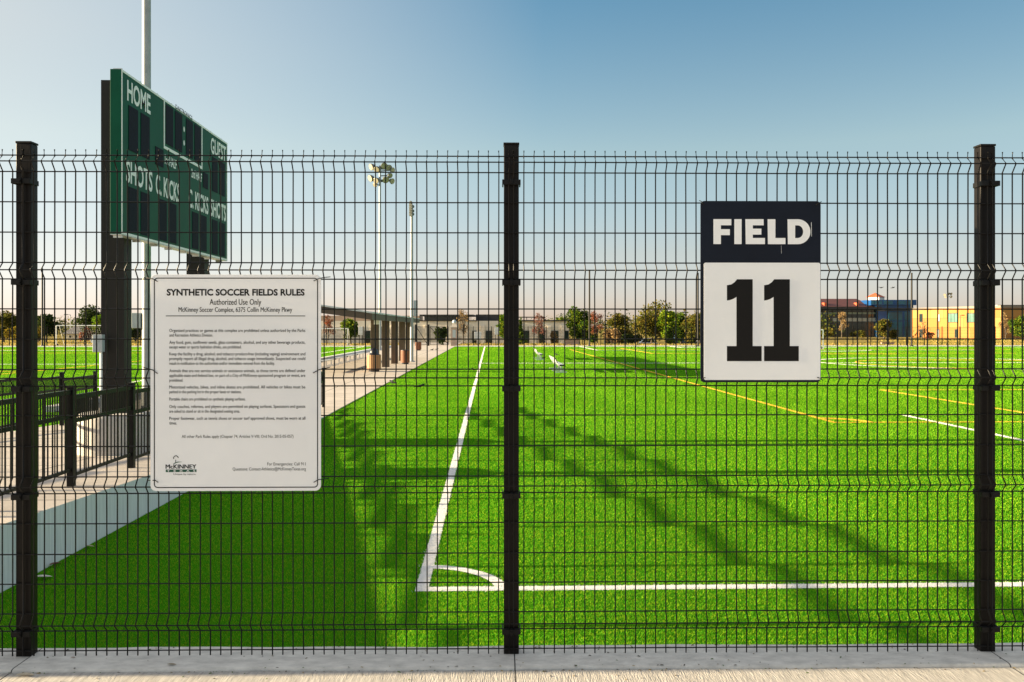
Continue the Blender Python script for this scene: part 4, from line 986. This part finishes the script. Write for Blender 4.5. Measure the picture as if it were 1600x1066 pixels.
car('white sedan parked under the largest olive tree', 1016, 146, 4.3, 1.75, (.75, .75, .76), 'white')
car('dark grey sedan parked beside the white sedan, under the olive trees', 978, 149, 4.4, 1.75, (.05, .055, .065), 'grey')
car('black sport utility car parked farther along the street behind the dark grey sedan', 964, 158, 4.5, 2.3, (.012, .012, .014), 'black', True)
car('dark blue sport utility car parked beyond the white sedan', 1072, 148, 4.6, 2.35, (.02, .05, .10), 'blue', True)
car('silver hatchback parked near the edge of the field number board', 1102, 150, 4.1, 1.8, (.35, .36, .38), 'silver')
def lamp(label, u, d, vt, arm, m=DARKF, z=0):
    p = pt(u, VH, d); h = CH + (VH - vt) / F * d - z
    e = empty('street_lamp', label, 'street lamp', (p.x, p.y, z), group='street lamps')
    mb = MB(); mb.tube([(0, 0, 0), (0, 0, h)], [.10, .07], 8); mb.build('pole', m, e)
    mb = MB(); mb.tube([(0, 0, h - .02), (arm, 0, h + .05)], .05, 6); mb.build('arm', m, e)
    mb = MB(); mb.box(arm - .3, arm + .3, -.18, .18, h - .06, h + .12); mb.build('lamp_head', m, e)
lamp('dark street lamp behind the roof end of the low building', 888.3, 142, 485, .3, z=-.1)
lamp('dark street lamp between the lime green tree and the olive tree', 1062, 150, 488.3, .7, z=-1.2)
lamp('bronze street lamp before the ochre building', 1500.6, 180, 493, .5, mat('bronze lamp', (.16, .08, .04), .5))
lamp('pale arm street lamp beyond the other pitch near the goal', 110, 170, 492, -.9, STEEL)
for lab, u0, u1, v0, d, in (('low pink brick wall at the end of the low building', 882, 905, 530.5, 116), ('low pink brick wall on the dry grass before the blue block', 1378, 1398, 535, 120)):
    p0, p1 = pt(u0, v0, d), pt(u1, v0, d); e = empty('brick_wall', lab, 'wall', ((p0.x+p1.x)/2, p0.y, 0)); w2 = (p1.x - p0.x)/2
    mb = MB(); mb.box(-w2, w2, 0, .4, -.1, p0.z - .08); mb.build('wall', PSTONE, e); mb = MB(); mb.box(-w2-.05, w2+.05, -.05, .45, p0.z - .08, p0.z); mb.build('coping', BRICKP, e)
for lab, u, v0, v1, w2, d in (('white notice board on legs before the low building', 746.5, 518.5, 531.5, 5.5, 118), ('white notice board half hidden by the young tree at the middle post', 776.7, 511.5, 523, 3.7, 118), ('white notice board on a dark post under the shelter roof', 563.5, 510.5, 523.5, 3.6, 116)):
    p = pt(u, v0, d); e = empty('notice_board', lab, 'notice board', (p.x, p.y, 0), group='white notice boards'); hw = w2 / F * d; zt = p.z; zb_ = pt(u, v1, d).z
    mb = MB(); mb.box(-hw, hw, -.03, .03, zb_, zt); mb.build('panel', WHITE, e, bevel=.01); mb = MB()
    for s in (-.6, .6): mb.box(s*hw - .04, s*hw + .04, .03, .1, -.1, zt)
    mb.build('legs', BLACK, e)

# ------------------------------------------------------------------ birds and leaves
def bird(label, u, v, rz, z=0.0, flying=False, sc=1.0):
    p = gp(u, v, z) if not flying else pt(u, v, 90)
    e = empty('black_bird', label, 'bird', p, rz, 'black birds')
    bm = bmesh.new()
    V = [(0, 0, .13), (.09, 0, .15), (.14, 0, .20), (.175, 0, .215), (.22, 0, .205), (-.09, 0, .12), (-.19, 0, .11), (-.30, 0, .10), (.01, .03, .09), (.02, .03, .0), (.01, -.03, .09), (.02, -.03, .0), (.06, .03, .0), (.06, -.03, 0)]
    RR = [.065, .055, .035, .034, .007, .05, .03, .022, .012, .006, .012, .006, .005, .005]
    E = [(0, 1), (1, 2), (2, 3), (3, 4), (0, 5), (5, 6), (6, 7), (0, 8), (8, 9), (0, 10), (10, 11), (9, 12), (11, 13)]
    if flying:
        V[8:14] = [(.02, .14, .17), (-.02, .33, .22), (.02, -.14, .17), (-.02, -.33, .22), (-.1, .42, .2), (-.1, -.42, .2)]; RR[8:14] = [.035, .022, .035, .022, .008, .008]
    me = bpy.data.meshes.new('body'); me.from_pydata([tuple(q * sc for q in a) for a in V], E, []); me.materials.append(BIRD)
    o = bpy.data.objects.new('body', me); COL.objects.link(o); o.parent = e
    sk = o.modifiers.new('skin', 'SKIN')
    for k, s in enumerate(me.skin_vertices[0].data): s.radius = (RR[k]*sc, RR[k]*sc); s.use_root = (k == 0)
    sd = o.modifiers.new('sub', 'SUBSURF'); sd.levels = sd.render_levels = 1
B = [('black bird on the turf nearest the camera, close to the walkway', 613.5, 601.5, 2.5), ('black bird standing between the walkway and the white touch line', 657, 607.5, .1), ('black bird right beside the white touch line', 740, 580.5, 2.2),
     ('black bird at the near bin on the walkway', 566.5, 580, 2.0), ('black bird far along the walkway before the gate, of two the one by the bin', 675.5, 548, .5), ('black bird far along the walkway before the gate, of two the one by the turf', 683, 547.5, .6),
     ('black bird beside the farther team bench', 849.5, 561.5, .2), ('black bird hopping between the two team benches', 869.5, 556, 2.4)]
for lab, u, v, rz in B: bird(lab, u, v, rz, .02 if u < 700 and v < 595 and u != 740 else 0, sc=.85)
bird('black bird flying above the orange turret, the nearer to the field number board', 1377, 451.5, .6, flying=True, sc=.9)
bird('black bird flying above the orange turret, the nearer to the net post', 1395.5, 451.5, -.5, flying=True, sc=.9)
for lab, pos, s, rz, c in (('pale dry leaf on the turf beside the first fence post', gp(66, 906), .085, .4, (.55, .52, .46)), ('brown dry leaf on the turf near the foot of the concrete wall', gp(87, 885), .075, 1.2, (.14, .06, .025)),
    ('pale curled leaf on the pavement below the first fence post', gp(39, 1057, FZ - .01), .040, .2, (.5, .42, .3)), ('tiny brown leaf on the fence kerb below the rules board', gp(114, 1029, FZ), .012, .2, (.22, .10, .03)), ('small grey twig leaf lying along the kerb joint', gp(268, 1040, FZ), .022, .1, (.3, .25, .17)),
    ('straw coloured leaf on the turf behind the middle of the rules board', gp(140, 857), .05, 0, (.4, .36, .2))):
    mb = MB(); P = []
    for k in range(9):
        t_ = k / 8; wv = math.sin(math.pi * t_) ** .8 * .38
        for q in (-1, 0, 1): P.append(((t_ - .5) * s * 2, q * wv * s, .25*s*abs(q)*wv*2 + .004 + .3*s*(t_-.5)**2))
    mb.add(P, [(3*k+q, 3*k+q+1, 3*k+q+4, 3*k+q+3) for k in range(8) for q in range(2)], 0, True)
    o = mb.build('fallen_leaf', mat('leaf %.3f' % c[0], c, .8, .3, 40), loc=(pos.x, pos.y, pos.z + (.018 if pos.z < .1 else 0))); o.rotation_euler = (0, .1, rz)
    tag(o, lab, 'leaf')

def grit(N=480):
    """grit, dry grass crumbs and turf fibres swept against the kerb"""
    rng = np.random.RandomState(8); P = []; Fc = []; C = []
    pal = [(.20, .16, .10), (.10, .09, .07), (.30, .26, .19), (.08, .16, .02), (.36, .28, .14)]
    for i in range(N):
        X = rng.uniform(-3.2, 3.2); m_ = rng.rand()
        Y = -.165 + rng.randn() * .012 if m_ < .45 else (rng.uniform(-.40, .11) if m_ < .8 else .105 - abs(rng.randn()) * .02)
        z = -.0085 if Y < -.172 else (-.012 if Y < -.158 else .002)
        s_ = rng.uniform(.0010, .0030); a = rng.rand() * 6.28; L_ = s_ * rng.uniform(1, 3.5); b = len(P)
        for q, r in ((-L_, -s_), (L_, -s_), (L_, s_), (-L_, s_)): P.append(FMX @ Vector((X + q*math.cos(a) - r*math.sin(a), Y + (q*math.sin(a) + r*math.cos(a)), z)))
        P.append(FMX @ Vector((X, Y, z + s_ * 1.2)))
        Fc += [(b, b+1, b+4), (b+1, b+2, b+4), (b+2, b+3, b+4), (b+3, b, b+4)]
        c = pal[rng.randint(5)]; C += [(*c, 1)] * 5
    me = bpy.data.meshes.new('grit'); me.from_pydata([tuple(p) for p in P], [], Fc); ca = me.color_attributes.new('tint', 'FLOAT_COLOR', 'POINT'); ca.data.foreach_set('color', np.array(C, np.float32).reshape(-1)); me.materials.append(LEAF)
    o = bpy.data.objects.new('grit', me); COL.objects.link(o); tag(o, 'fine grit and dry grass crumbs along the kerb under the fence', 'grit', kind='stuff')
grit()
